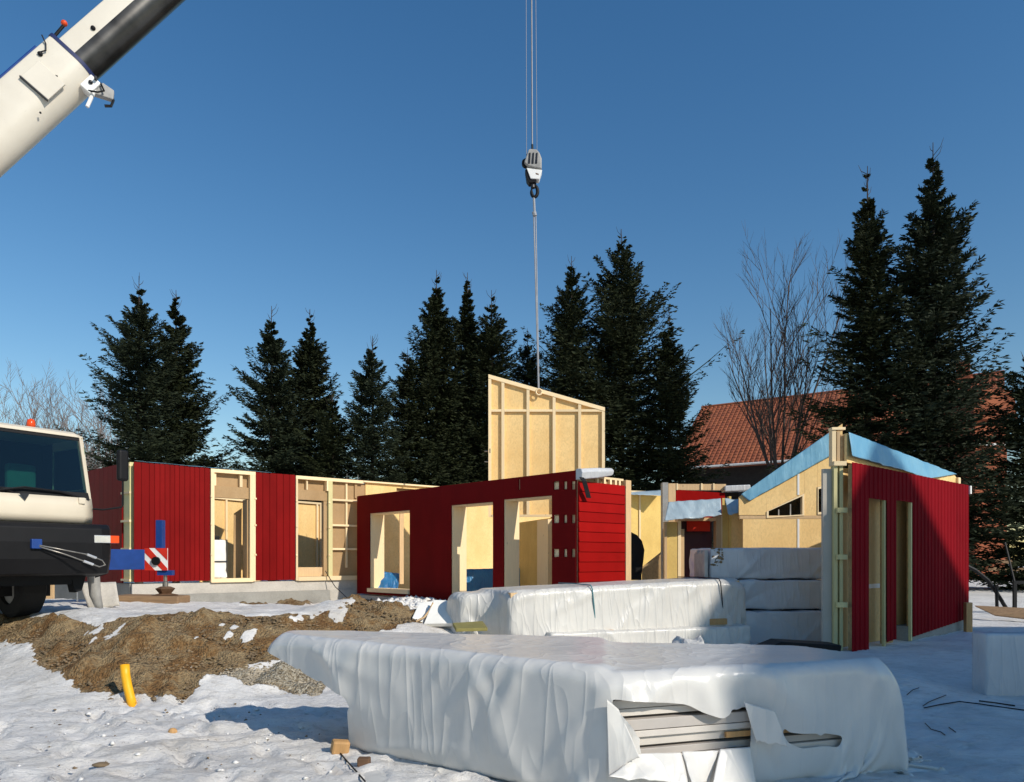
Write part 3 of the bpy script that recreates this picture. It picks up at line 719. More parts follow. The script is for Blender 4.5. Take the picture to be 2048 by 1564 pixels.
ppart('door', 1358, 1418, 1044, 1200, dz+.32, dz+.36, M['maroon'])
ppart('sign_board', 1365, 1410, 1041, 1064, dz+.12, dz+.15, M['redtrim'])
ppart('post', 1418.5, 1428, 1034, 1200, dz-.02, dz+.2, M['tan']); ppart('post', 1428.5, 1431, 1034, 1200, dz-.01, dz+.1, M['stud'])
ppart('yellow_board', 1431.5, 1446, 1000, 1110, dz+.02, dz+.06, M['insul']); 
ppart('yellow_board', 1447.5, 1490, 1030, 1110, dz-.02, dz+.04, M['ply']); ppart('yellow_edge', 1490.5, 1497, 1032, 1112, dz-.05, dz+.1, M['yellowins'])
ppart('yellow_edge', 1443, 1447, 997, 1110, dz-.05, dz+.1, M['insul'])
sheet('membrane', None, (P(1337, 1004, NP-.7), P(1441, 998, NP-.7), P(1443, 1031, NP-.95), P(1329, 1041, NP-.95)), M['greyfilm'], 'grey blue membrane draped over the porch doorway lintel', 'membrane', 40, 14, .05, 11)
sheet('membrane', None, (P(1449, 998, NP-.65), P(1491, 999, NP-.65), P(1509, 1026, NP-.95), P(1456, 1030, NP-.95)), M['greyfilm'], 'short grey membrane flap right of the porch doorway, over the pale board', 'membrane', 24, 14, .06, 12)

# ---- window wall of the right building
G4 = W('gable_wall', 1478, 15.7, 1700, 15.62, .3, 'plywood gable wall with two small windows and a blue film band', 'wall')
z4 = lambda a, b: G4.z(a, b)
def ph(pts): return [(G4.u(a), z4(a, b)) for a, b in pts]
# pieces round the windows
w1 = [(1533, 1036), (1608, 1031), (1608, 987), (1533, 1023)]
w2 = [(1635, 1029), (1662, 1028), (1662, 969), (1635, 974)]
topl = lambda x: 994-(x-1478)*(994-851)/(1680-1478)
obj('plywood_sheet', G().prism(ph([(1478, 1030), (1532.7, 1030), (1532.7, topl(1532)), (1478, topl(1478))]), 0, .05), M['ply'], G4.root)
obj('plywood_sheet', G().prism(ph([(1532.9, 1022.6), (1596, 992), (1596, topl(1596)), (1532.9, topl(1532))]), 0, .05), M['ply'], G4.root)
obj('plywood_sheet', G().prism(ph([(1596.3, 992), (1608.4, 986.5), (1608.4, topl(1608)), (1596.3, topl(1596))]), 0, .05), M['ply'], G4.root)
obj('plywood_sheet', G().prism(ph([(1608.7, 1033), (1634.7, 1032), (1634.7, topl(1634)), (1608.7, topl(1608))]), 0, .05), M['ply'], G4.root)
obj('plywood_sheet', G().prism(ph([(1635, 973.5), (1662, 968.5), (1662, topl(1662)), (1635, topl(1635))]), 0, .05), M['ply'], G4.root)
obj('plywood_sheet', G().prism(ph([(1662.3, 1031), (1685, 1030), (1685, topl(1685)), (1662.3, topl(1662))]), 0, .05), M['ply'], G4.root)
obj('plywood_sheet', G().prism(ph([(1486, 1210), (1596, 1210), (1596, 1036.5), (1486, 1037)]), 0, .05), M['ply'], G4.root)
obj('plywood_sheet', G().prism(ph([(1596.4, 1210), (1700, 1210), (1700, 1033), (1596.4, 1036.5)]), 0, .05), M['ply'], G4.root)
G4.part('seam_rail', 1479, 1700, z4(1560, 1037.5), z4(1560, 1031), -.006, .045, M['tan'])
G4.part('joint_strip', 1594.5, 1598.5, z4(1596, 1150), z4(1596, 1038), -.012, -.001, M['white'])
G4.part('joint_strip', 1594.5, 1598.5, z4(1596, 990), z4(1596, 945), -.012, -.001, M['white'])
for (pts, lab) in ((w1, 'slanting'), (w2, '')):
    e = empty('window'); e.parent = G4.root; e.location = (0, 0, 0)
    inn = ph(pts); g = G(); n = len(inn); cxx = sum(p[0] for p in inn)/n; czz = sum(p[1] for p in inn)/n
    ins = [(cxx+(p[0]-cxx)*.9, czz+(p[1]-czz)*.84) for p in inn]
    for i in range(n):
        j = (i+1) % n; a, b, c, d_ = inn[i], inn[j], ins[j], ins[i]
        g.add([(a[0], -.02, a[1]), (b[0], -.02, b[1]), (c[0], -.02, c[1]), (d_[0], -.02, d_[1]), (a[0], .16, a[1]), (b[0], .16, b[1]), (c[0], .16, c[1]), (d_[0], .16, d_[1])], [(0, 1, 2, 3), (3, 2, 6, 7), (4, 7, 6, 5), (0, 4, 5, 1)])
    obj('frame', g, M['stud'], e); obj('pane', G().prism(ins, .10, .11), M['wglass'], e); obj('dark_room', G().prism(inn, .9, .92), M['shade_dark'], e)
    if lab:
        for f_ in (.35, .7):
            xx = ins[0][0]+(ins[1][0]-ins[0][0])*f_; obj('mullion', G().box(xx-.012, xx+.012, .09, .1, ins[0][1], ins[0][1]+(ins[2][1]-ins[0][1])*(f_*.75+.1)), M['greymetal'], e)
sheet('membrane', None, (on(G4, 1481, z4(1481, 991)+.02, -.03), on(G4, 1668, z4(1668, 858), -.03), on(G4, 1668, z4(1668, 907), -.05), on(G4, 1497, z4(1497, 1003), -.05)), M['bluefilm'], 'blue membrane along the rising edge of the plywood gable wall with windows', 'membrane', 60, 16, .03, 15)

# ---- corrugated wall
KZ = .16
K = W('corrugated_wall', 1697, 11.5, 1925, 15.0, KZ, 'crimson ribbed metal wall with two tall narrow openings and a diagonal shadow', 'wall')
KT = K.z(1697, 925)
o1 = (K.u(1730), K.u(1765.5)); o2 = (K.u(1785), K.u(1818.5)); oz = (K.z(1740, 998), K.z(1800, 1003))
def kbot(u): return 0.0+max(0, (u-o2[1]*0))*0+(.31*(u/K.L))
PITCH = .172
def ribs(u0, u1, zf0, zf1):
    g = G(); us = [u0]; k = math.floor(u0/PITCH)
    prof = [(0, 0), (.5, 0), (.62, -.013), (.88, -.013), (1, 0)]
    pts = [(u0, None)]
    while k*PITCH < u1:
        for f_, d_ in prof[:-1]:
            u = (k+f_)*PITCH
            if u0 < u < u1: pts.append((u, d_))
        k += 1
    pts.append((u1, None))
    def dep(u):
        f_ = (u/PITCH) % 1
        for (a, da), (b, db) in zip(prof[:-1], prof[1:]):
            if a <= f_ <= b: return da+(db-da)*(f_-a)/(b-a)
        return 0
    pts = [(u, dep(u) if d_ is None else d_) for u, d_ in pts]
    n = len(pts); vs = []
    for u, d_ in pts: vs += [(u, -.06+d_, zf0(u)), (u, -.06+d_, zf1(u))]
    for u, d_ in pts: vs += [(u, -.052+d_, zf0(u)), (u, -.052+d_, zf1(u))]
    fs = []
    for i in range(n-1):
        a = 2*i; b = 2*(i+n); fs += [(a, a+2, a+3, a+1), (b+1, b+3, b+2, b), (a, b, b+2, a+2), (a+1, a+3, b+3, b+1)]
    fs += [(0, 1, 2*n+1, 2*n), (2*n-2, 4*n-2, 4*n-1, 2*n-1)]
    g.add(vs, fs); return g
top = lambda u: KT
def kp(name, a, b, lo, hi): return obj(name, ribs(a, b, lo, hi), M['corr'], K.root)
kp('metal_sheet', 0.0, o1[0], kbot, top); kp('metal_sheet', o1[0]+.0001, o1[1], lambda u: oz[0], top)
kp('metal_sheet', o1[1]+.0001, o2[0], lambda u: kbot(u)+.06, top); kp('metal_sheet', o2[0]+.0001, o2[1], lambda u: oz[1], top)
ue = K.u(1930)
for i in range(4):
    a = o2[1]+(ue-o2[1])*i/4+.0001; b = o2[1]+(ue-o2[1])*(i+1)/4; kp('metal_sheet', a, b, kbot, top)
K.q('timber_core', .10, o1[0]-.03, .1, KT-.02, -.02, .05, M['osb']); K.q('timber_core', o1[1]+.01, o2[0]-.03, .1, KT-.02, -.02, .05, M['osb'])
K.q('timber_core', o2[1]+.02, ue-.02, .33, KT-.02, -.02, .05, M['osb']); K.q('timber_core', o1[0]-.029, o1[1]+.009, oz[0]+.03, KT-.021, -.02, .05, M['osb']); K.q('timber_core', o2[0]-.029, o2[1]+.019, oz[1]+.03, KT-.021, -.02, .05, M['osb'])
for oo in (o1, o2):
    K.q('stud', oo[1]-.055, oo[1]-.005, .05, (oz[0] if oo is o1 else oz[1])-.0, -.05, -.005, M['treated'])
K.q('inner_board', .18, ue-.2, .1, KT-.03, .24, .27, M['ply'])
K.q('pale_strip', o1[0], o2[1], K.z(1745, 1179), K.z(1745, 1170), .232, .238, M['white'])
K.q('foundation', o2[1]-.05, ue-.12, -.35, .33, -.045, .25, M['concd'])
# eaves triangle above the cladding
zK = lambda a, b: K.z(a, b)
obj('eaves_board', G().prism([(K.u(1700), KT+.012), (K.u(1921), KT+.012), (K.u(1921), zK(1921, 958)), (K.u(1914), zK(1914, 949)), (K.u(1700), zK(1700, 866))], .05, .09), M['ply'], K.root)
sheet('membrane', None, (on(K, 1700, zK(1700, 864), .03), on(K, 1916, zK(1916, 948), .03), on(K, 1857, zK(1857, 957), -.02), on(K, 1700, zK(1700, 912), -.02)), M['bluefilm'], 'blue membrane over the slanting eaves above the crimson ribbed metal wall', 'membrane', 60, 16, .035, 18)
K.q('edge_batten', K.u(1917), K.u(1921.5), zK(1919, 985), zK(1919, 955), .0, .04, M['stud'])
obj('white_cap', G().box(ue, ue+.08, -.1, .1, K.z(1930, 988), K.z(1930, 972)), M['white'], K.root)
# corner post assembly, left of the ribbed wall
cp = empty('corner_post', (PX(1680, 11.6), 11.62, gz(5.2, 11.6)-.05), 0); tag(cp, 'tall corner post of grey board and greenish battens left of the crimson ribbed wall', 'post')
cz = cp.location.z; cxw = cp.location.x
def cpart(name, px0, px1, py0, py1, y0, y1, mat, Y=11.5):
    return obj(name, G().box(PX(px0, Y)-cxw, PX(px1, Y)-cxw, y0, y1, PZ(py1, Y)-cz, PZ(py0, Y)-cz), mat, cp)
cpart('grey_board', 1655, 1673, 935, 1330, .05, .11, M['greyboard'])
cpart('batten', 1673.5, 1681, 930, 1330, -.02, .1, M['treated']); cpart('batten', 1681.5, 1684.5, 930, 1330, .04, .1, M['tan']); cpart('batten', 1685, 1692, 930, 1330, -.02, .06, M['treated'])
cpart('upper_post', 1671, 1679, 855, 929, .0, .12, M['stud']); cpart('upper_post', 1681, 1687, 860, 920, .0, .12, M['tan']); cpart('upper_post', 1689, 1696, 866, 925, .02, .1, M['osb'])
cpart('cap', 1672, 1697, 921, 930, -.06, .1, M['studx']); cpart('cap', 1670, 1697, 852, 857, -.02, .12, M['studx'])
for y in (1020, 1114, 1210):
    cpart('bracket', 1677, 1697, y-5, y+5, -.09, -.025, M['treated'])

# ---------------------------------------------------------------- draped films (position based cloth)
def hull(poly, z0, z1, slope=0, sdir=(1, 0), o=(0, 0), extra=()):
    """convex prism as half spaces; top plane tilts by slope along sdir"""
    n = len(poly); a = sum(poly[i][0]*poly[(i+1) % n][1]-poly[(i+1) % n][0]*poly[i][1] for i in range(n))
    if a < 0: poly = poly[::-1]
    N = []; D = []
    for i in range(n):
        p, q = np.array(poly[i]), np.array(poly[(i+1) % n]); e = q-p; nn = np.array([e[1], -e[0]])/np.hypot(*e)
        N.append([nn[0], nn[1], 0]); D.append(nn@p)
    tn = np.array([-slope*sdir[0], -slope*sdir[1], 1.0]); l = np.linalg.norm(tn); tn /= l
    N.append(tn); D.append(tn@np.array([o[0], o[1], z1]))
    N.append(-tn); D.append(-(tn@np.array([o[0], o[1], z0])))
    for nn, d in extra:
        nn = np.array(nn, float); l = np.linalg.norm(nn); N.append(nn/l); D.append(d/l)
    return np.array(N), np.array(D)
def drape(P0, du, dv, hulls, steps=70, iters=10, margin=.012, pull=2.0, slack=1.0, seed=0, bend=.12, ground=True, fric=.25):
    nv, nu, _ = P0.shape; X = P0.copy(); r = np.random.default_rng(seed)
    X[..., 2] += .01*r.standard_normal((nv, nu)); Vl = np.zeros_like(X); dt = 1/45
    du *= slack; dv *= slack
    # locally uneven rest lengths make wrinkles
    ru = du*(1+.03*fbm(*(np.meshgrid(np.arange(nu)*.11, np.arange(nv)*.11)), 0, seed, 3)); rv = dv*(1+.03*fbm(*(np.meshgrid(np.arange(nu)*.11, np.arange(nv)*.11)), 5.3, seed, 3))
    sl = []
    def add(a, b, rest, k):
        sl.append((a, b, rest, k))
    for par in (0, 1):
        add((slice(None), slice(par, nu-1, 2)), (slice(None), slice(par+1, nu, 2)), ru, 1.0)
        add((slice(par, nv-1, 2), slice(None)), (slice(par+1, nv, 2), slice(None)), rv, 1.0)
    dg = math.hypot(du, dv)
    for par in (0, 1):
        add((slice(0, nv-1), slice(par, nu-1, 2)), (slice(1, nv), slice(par+1, nu, 2)), dg, .35)
        add((slice(0, nv-1), slice(par+1, nu, 2)), (slice(1, nv), slice(par, nu-1, 2)), dg, .35)
    for par in (0, 1, 2, 3):
        add((slice(None), slice(par, nu-2, 4)), (slice(None), slice(par+2, nu, 4)), 2*du, bend)
        add((slice(par, nv-2, 4), slice(None)), (slice(par+2, nv, 4), slice(None)), 2*dv, bend)
    def collide(X, contact=None):
        for N, D in hulls:
            S = X @ N.T - D; k = S.argmax(-1); s = np.take_along_axis(S, k[..., None], -1)[..., 0]
            m = s < margin
            if m.any():
                X[m] += (margin-s[m])[:, None]*N[k[m]]
                if contact is not None: contact |= m
        if ground:
            g = terrain(X[..., 0], X[..., 1])+.02; m = X[..., 2] < g; X[..., 2] = np.where(m, g, X[..., 2])
            if contact is not None: contact |= m
    for st in range(steps):
        acc = np.zeros_like(X); acc[..., 2] = -9.8
        if pull:
            N, D = hulls[0]; hz = np.abs(N[:, 2]) < .5; S = X @ N[hz].T - D[hz]; k = S.argmax(-1); s = np.take_along_axis(S, k[..., None], -1)[..., 0]
            acc -= pull*N[hz][k]*(np.clip(s, 0, .5)*4)[..., None]
        Vl = (Vl+acc*dt)*.985; Xo = X.copy(); X = X+Vl*dt
        for it in range(iters):
            for a, b, rest, k in sl:
                A = X[a]; B = X[b]
                if A.shape != B.shape:
                    s0, s1 = min(A.shape[0], B.shape[0]), min(A.shape[1], B.shape[1]); A = A[:s0, :s1]; B = B[:s0, :s1]
                d = B-A; L_ = np.sqrt((d*d).sum(-1))+1e-9
                rs = rest if np.isscalar(rest) else rest[a][:A.shape[0], :A.shape[1]]
                c = d*((L_-rs)/L_*.5*k)[..., None]
                X[a][:A.shape[0], :A.shape[1]] += c; X[b][:A.shape[0], :A.shape[1]] -= c
            if it % 3 == 2: collide(X)
        ct = np.zeros((nv, nu), bool); collide(X, ct)
        Vl = (X-Xo)/dt; Vl[ct] *= (1-fric); np.clip(Vl, -6, 6, out=Vl)
    return X
def cloth_obj(name, X, mat, keep=None, sub=1):
    nv, nu, _ = X.shape; i = np.arange(nu*nv).reshape(nv, nu)
    Fc = np.stack([i[:-1, :-1].ravel(), i[:-1, 1:].ravel(), i[1:, 1:].ravel(), i[1:, :-1].ravel()], 1)
    if keep is not None: Fc = Fc[keep.ravel()]
    o = fast_mesh(name, X.reshape(-1, 3), Fc, mat, None, True)
    if sub: m = o.modifiers.new('s', 'SUBSURF'); m.levels = sub; m.render_levels = sub
    return o
def grid(cx, cy, z, w, h, ang, sp):
    nu = int(w/sp)+1; nv = int(h/sp)+1; U, Vv = np.meshgrid((np.arange(nu)-(nu-1)/2)*sp, (np.arange(nv)-(nv-1)/2)*sp)
    c, s = math.cos(ang), math.sin(ang); return np.stack([cx+U*c-Vv*s, cy+U*s+Vv*c, np.full_like(U, z)], -1)

def vcrease(u, v, seed, jit=.85):
    """squared distance to the nearest scattered point: sagging panes between crisp ridges"""
    iu, iv = np.floor(u).astype(np.int64), np.floor(v).astype(np.int64); best = np.full(np.shape(u), 9.0)
    for a in (-1, 0, 1):
        for b in (-1, 0, 1):
            cu = iu+a+.5+.5*jit*_hash(iu+a, iv+b, 0*iu, seed); cv = iv+b+.5+.5*jit*_hash(iu+a, iv+b, 0*iu+7, seed)
            best = np.minimum(best, (u-cu)**2+(v-cv)**2)
    return best
def folds(X, amp, seed, k=1.0):
    """sharp drape folds on the hanging parts, shallow creases on the top"""
    du_ = np.gradient(X, axis=1); dv_ = np.gradient(X, axis=0); n = np.cross(du_, dv_); n /= np.linalg.norm(n, axis=-1, keepdims=True)+1e-9
    s_ = X[..., 0]*.9-X[..., 1]*.5; z = X[..., 2]; up = np.abs(n[..., 2]); r = np.random.default_rng(seed)
    s0, s1 = s_.min(), s_.max(); zt = np.percentile(z, 90); zb_ = zt-1.0*(1/k)
    wq = .25*fbm(s_*1.6, z*1.3, 0, seed+12, 2)
    side = .30*fbm(s_*.8, z*.7, 0, seed+11, 2)+.75*vcrease((s_+z*.35)*1.5*k+wq, z*.9*k+s_*.4, seed+21)
    topf = .30*vcrease(X[..., 0]*1.5*k+X[..., 1]*.6, X[..., 1]*2.2*k-X[..., 0]*.5, seed+23)
    nf = int(5.5*(s1-s0)*k)
    for q in range(nf):               # cone shaped folds running out from pinch points
        x0 = r.uniform(s0, s1); top_ = r.random() < .72; z0 = zt-.02 if top_ else zb_+.3*r.random(); an = r.normal(0, .75)
        dx, dz = math.sin(an), -math.cos(an)*(1 if top_ else -1); al = (s_-x0)*dx+(z-z0)*dz; pe = -(s_-x0)*dz+(z-z0)*dx
        L_ = r.uniform(.35, 1.3)/k; wd = (.03+r.uniform(.05, .34)*np.clip(al, 0, 2)+.04*r.random())/k**.5
        tent = np.maximum(0, 1-np.abs(pe)/wd)**1.3*np.clip(al/.08, 0, 1)*np.clip(1.25-al/L_, 0, 1)
        side = side+tent*r.uniform(.35, 1.15)*r.choice([1, 1, 1, -.7])
    for q in range(int(nf*.8)):
        cx_, cy_ = r.uniform(X[..., 0].min(), X[..., 0].max()), r.uniform(X[..., 1].min(), X[..., 1].max()); an = r.uniform(0, 3.14); L_ = r.uniform(.15, .6)/k
        al = (X[..., 0]-cx_)*math.cos(an)+(X[..., 1]-cy_)*math.sin(an); pe = -(X[..., 0]-cx_)*math.sin(an)+(X[..., 1]-cy_)*math.cos(an)
        topf = topf+np.maximum(0, 1-np.abs(pe)/.05)*np.clip(1-np.abs(al)/L_, 0, 1)*r.uniform(.1, .4)
    h = side*(1-sstep(.45, .85, up))+topf*sstep(.5, .9, up)
    sg = np.sign((n*(X-X.mean((0, 1)))).sum(-1).mean())
    return X+n*(sg*amp*h)[..., None]
def cut(X, proj, poly, mask, back):
    """snap grid vertices to an outline drawn on the film and return which faces stay"""
    a_, b_ = proj(X); P_ = np.array(poly); mk = mask(X); sd_ = polysd(a_, b_, poly)
    for (i, j) in np.argwhere((np.abs(sd_) < .027) & mk):
        best = None
        for k in range(len(P_)):
            a, b = P_[k], P_[(k+1) % len(P_)]; e = b-a; tt = np.clip(((a_[i, j]-a[0])*e[0]+(b_[i, j]-a[1])*e[1])/(e@e), 0, 1); q = a+tt*e; dd = math.hypot(q[0]-a_[i, j], q[1]-b_[i, j])
            if best is None or dd < best[0]: best = (dd, q)
        X[i, j] += back(best[1][0]-a_[i, j], best[1][1]-b_[i, j])
    c = (X[:-1, :-1]+X[1:, 1:]+X[:-1, 1:]+X[1:, :-1])/4; a_, b_ = proj(c)
    return ~((polysd(a_, b_, poly) < 0) & mask(c))
# front stack
A_ = (-1.48, 6.62); B_ = (.66, 5.0); C_ = (3.10, 5.80); D_ = (.75, 7.05); E_ = (-2.0, 7.35); TZ = .90
poly1 = [A_, B_, C_, (2.3, 6.7), D_, (-1.45, 7.3)]
h_main = hull([(-1.28, 6.35), B_, C_, (2.65, 6.75), (-1.2, 7.2)], 0.05, TZ)
h_over = hull([(-2.32, 7.0), (-1.3, 6.3), B_, (.9, 7.05), (-2.32, 7.42)], TZ-.5, TZ+.05, -.012, (1, 0), (0, 6))
h_over2 = hull([(-2.0, 6.95), (-1.28, 6.3), (-1.1, 7.2), (-2.0, 7.35)], 0.45, TZ, extra=[((-.60, -.1, -1.0), None)]) if False else None
# sloping underside of the overhanging end
sl = np.array([-.42, -.05, -.8]); sl /= np.linalg.norm(sl); pt_ = np.array([-2.3, 7.0, TZ-.12])
h_wedge = hull([(-2.30, 7.0), (-1.2, 6.25), (-1.0, 7.3), (-2.30, 7.4)], .2, TZ, extra=[(sl, float(sl@pt_))])
G0 = grid(.30, 6.15, 1.12, 7.0, 4.1, -.10, .040)
fs = drape(G0, .040, .040, [h_over, h_main], steps=80, iters=9, pull=.35, seed=3, bend=.03, slack=1.005)
fs = folds(fs, .033, 3)
Bv = np.array(B_); Cv = np.array(C_); dBC = (Cv-Bv)/np.linalg.norm(Cv-Bv); nBC = np.array([dBC[1], -dBC[0]])
def face_uz(px, py):
    kx = (px-CX)/F; # ray (kx*Y, Y); plane (p-B).n=0
    Y = (Bv@nBC)/(kx*nBC[0]+nBC[1]); p = np.array([kx*Y, Y]); return ((p-Bv)@dBC, PZ(py, Y))
tear = [face_uz(a, b) for a, b in ((1214, 1397), (1300, 1402), (1372, 1408), (1402, 1424), (1440, 1436), (1492, 1410), (1502, 1440), (1496, 1498), (1440, 1502), (1368, 1508), (1280, 1514), (1262, 1462))]
ctr = (fs[:-1, :-1]+fs[1:, 1:]+fs[:-1, 1:]+fs[1:, :-1])/4
def uzof(Pt): return (Pt[..., :2]-Bv)@dBC, Pt[..., 2], (Pt[..., :2]-Bv)@nBC
u_, z_, w_ = uzof(fs)
uz = ((u_, z_), tear, (w_ > -.25) & (w_ < .8) & (u_ > -.3) & (u_ < 2))
keep = cut(fs, lambda Q: (uzof(Q)[0], uzof(Q)[1]), tear, lambda Q: (uzof(Q)[2] > -.3) & (uzof(Q)[2] < .8) & (uzof(Q)[0] > -.3), lambda a, b: np.array([a*dBC[0], a*dBC[1], b]))
tear2 = [face_uz(a, b) for a, b in ((1560, 1462), (1600, 1466), (1640, 1464), (1680, 1470), (1674, 1493), (1640, 1490), (1598, 1496), (1572, 1484))]
keep &= cut(fs, lambda Q: (uzof(Q)[0], uzof(Q)[1]), tear2, lambda Q: (uzof(Q)[2] > -.3) & (uzof(Q)[2] < .8) & (uzof(Q)[0] > -.3), lambda a, b: np.array([a*dBC[0], a*dBC[1], b]))
hem = [(-3.5, .80), (-2.50, .86), (-2.32, .80), (-2.1, .72), (-1.85, .63), (-1.62, .55), (-1.44, .48), (-1.44, -1), (-3.5, -1)]
keep &= cut(fs, lambda Q: (Q[..., 0], Q[..., 2]), hem, lambda Q: Q[..., 0] < -1.2, lambda a, b: np.array([a, 0, b]))
o = cloth_obj('plastic_cover', fs, M['film'], keep)
tag(o, 'large white film cover over the nearest timber stack, torn open at its right front', 'cover')
# boards inside
st = empty('board_stack', (B_[0], B_[1], 0), math.atan2(dBC[1], dBC[0])); tag(st, 'nearest stack of white boards showing through the torn film', 'board stack')
M['whiteboard'] = simple('whitish_board', (.62, .57, .51), .6, var=.08, scale=3); M['whiteboard2'] = simple('greyish_board', (.48, .44, .40), .6, var=.08, scale=3)
zz = .10; k = 0
while zz < TZ-.05:
    hh = (.06, .045, .075, .05)[k % 4]
    obj('board', G().box(.06+.03*math.sin(k*2.1), 2.05-.1*math.sin(k*1.3)**2, .04+.02*math.cos(k*1.7), .62, zz, zz+hh), M['whiteboard'] if k % 3 else M['whiteboard2'], st, bevel=.004)
    zz += hh+(.006 if k % 3 else .022); k += 1
obj('board', G().box(.95, 2.0, .01, .035, .40, .44), M['orangewood'], st)
g = G().box(-1.9, -.15, .35, .9, .62, .82, Matrix.Rotation(-.75, 4, 'Z')); o = obj('board', g, M['whiteboard'], st)
# second film lying over the right half
G2 = grid(2.55, 5.85, 1.3, 2.5, 2.5, .30, .04)
h2 = [(N, D+.065) for N, D in [h_main]]
f2 = drape(G2, .04, .04, h2, steps=70, iters=9, pull=.6, seed=11, bend=.10, slack=1.02)
f2 = folds(f2, .03, 12, 1.2)
h2p = [face_uz(a, b) for a, b in ((1380, 1330), (1440, 1372), (1500, 1412), (1528, 1440), (1552, 1482), (1566, 1462), (1600, 1456), (1660, 1464), (1722, 1484), (1752, 1452), (1800, 1462), (1862, 1452), (1900, 1430))]+[(4.5, .3), (4.5, -2), (-2, -2), (-2, .9)]
k2 = cut(f2, lambda Q: (uzof(Q)[0], uzof(Q)[1]), h2p, lambda Q: uzof(Q)[2] > -.15, lambda a, b: np.array([a*dBC[0], a*dBC[1], b]))
o = cloth_obj('loose_film', f2, M['film'], k2); mo = o.modifiers.new('thick', 'SOLIDIFY'); mo.thickness = .006; tag(o, 'second loose white film lying in shade over the right end of the nearest stack', 'film')
G3 = grid(1.45, 5.42, 1.35, 1.35, .98, .35, .032)
f3 = drape(G3, .032, .032, [(N, D+.045) for N, D in [h_main]], steps=60, iters=8, pull=.2, seed=19, bend=.12, slack=1.02)
f3 = folds(f3, .016, 20, 1.6)
flap = [(-.6, -1), (-.6, .80), (.05, .80), (.35, .74), (.62, .66), (.85, .60), (1.0, .70), (1.2, .66), (1.4, .74), (3, .74), (3, -1)]
kf = cut(f3, lambda Q: (uzof(Q)[0], uzof(Q)[1]), flap, lambda Q: uzof(Q)[2] > -.05, lambda a, b: np.array([a*dBC[0], a*dBC[1], b]))
o = cloth_obj('loose_film', f3, M['film'], kf); tag(o, 'crumpled film flap in sunlight hanging over the torn hole', 'film')
def fY(px, off=.07):
    kx = (px-CX)/F; return (Bv@nBC)/(kx*nBC[0]+nBC[1])-off
def flapP(a, b, off=.07): return P(a, b, fY(a, off))
for c4, lb, sd_ in ((((1486, 1404, .10), (1548, 1422, .12), (1574, 1492, .16), (1512, 1484, .13)), 'torn white film strip hanging between the two holes of the nearest stack', 81),
                   (((1212, 1398, .02), (1236, 1418, .03), (1278, 1512, .13), (1216, 1552, .05)), 'bright triangular film edge folded out at the left of the torn hole', 82),
                   (((1275, 1508, .06), (1360, 1506, .05), (1378, 1568, .20), (1216, 1556, .16)), 'left folded film lip under the exposed white boards', 83),
                   (((1362, 1505, .05), (1436, 1502, .05), (1420, 1562, .12), (1384, 1570, .24)), 'middle folded film lip under the exposed white boards', 84),
                   (((1438, 1500, .05), (1500, 1494, .05), (1512, 1575, .15), (1424, 1570, .22)), 'right folded film lip under the exposed white boards', 85)):
    sheet('torn_film', None, [flapP(*q) for q in c4], M['film'], lb, 'film', 26, 22, .03, sd_)
# folded lower lip in front of the hole
G3 = grid(1.25, 4.75, .42, 1.5, .75, .30, .036)
hl = hull([(.55, 4.78), (2.2, 5.32), (2.1, 5.6), (.5, 5.1)], 0, .33)
f4 = drape(G3, .036, .036, [hl], steps=60, iters=8, pull=1.5, seed=23, bend=.15)
o = cloth_obj('loose_film', f4, M['film']); tag(o, 'bright folded film lip below the exposed white boards', 'film')

# middle stack
d2 = np.array([.934, .357]); n2 = np.array([-.357, .934]); FL = np.array([-.02, 11.25]); FR = FL+d2*4.42
sl2 = .15/4.4
poly2 = [tuple(FL), tuple(FR), tuple(FR+n2*1.25), tuple(FL+n2*1.25-d2*.15)]
h_m = hull(poly2, .48, 1.20, sl2, tuple(d2), tuple(FL))
h_l = hull([tuple(FL-d2*.55+n2*.75), tuple(FL+n2*.6), tuple(FL+n2*1.3), tuple(FL-d2*.7+n2*1.3)], .3, 1.14)
cc = FL+d2*1.92+n2*.6
Gm = grid(cc[0], cc[1], 1.42, 6.1, 2.78, math.atan2(d2[1], d2[0]), .045)
fm = drape(Gm, .045, .045, [h_m, h_l], steps=65, iters=9, pull=3.0, seed=5, bend=.08, slack=1.01)
fm = folds(fm, .036, 31, 1.1)
o = cloth_obj('plastic_cover', fm, M['film2']); tag(o, 'sunlit milky film cover over the long timber pack in the middle', 'cover')
ms = empty('timber_pack', (FL[0], FL[1], 0), math.atan2(d2[1], d2[0])); ms.rotation_euler.y = 0
tag(ms, 'long timber pack on bearers under the sunlit milky cover', 'timber pack')
for k in range(5):
    z0 = .62+k*.112; g = G().box(.05, 4.35, .03, 1.2, z0, z0+.105); o = obj('beam', g, M['tan'], ms); o.rotation_euler.y = -math.atan(sl2)
def ropeat(name, dist, mat, label, r=.010, hang=.62):
    pts = []
    for s_, zz_ in ((-.045, .58), (-.05, .9), (-.045, 1.17), (.0, 1.232), (.6, 1.24), (1.24, 1.23)):
        p = FL+d2*(dist+.10*(1.2-zz_))+n2*s_; pts.append((p[0], p[1], zz_+sl2*dist))
    o = obj(name, G().tube(pts, r, 6), mat); tag(o, label, 'strap'); return o
M['teal'] = simple('teal_strap', (.06, .20, .22), .5)
ropeat('strap', 1.38, M['teal'], 'teal strap round the sunlit milky cover, left of its middle')
ropeat('strap', 3.85, M['gunmetal'], 'dark thin strap round the right end of the sunlit milky cover')
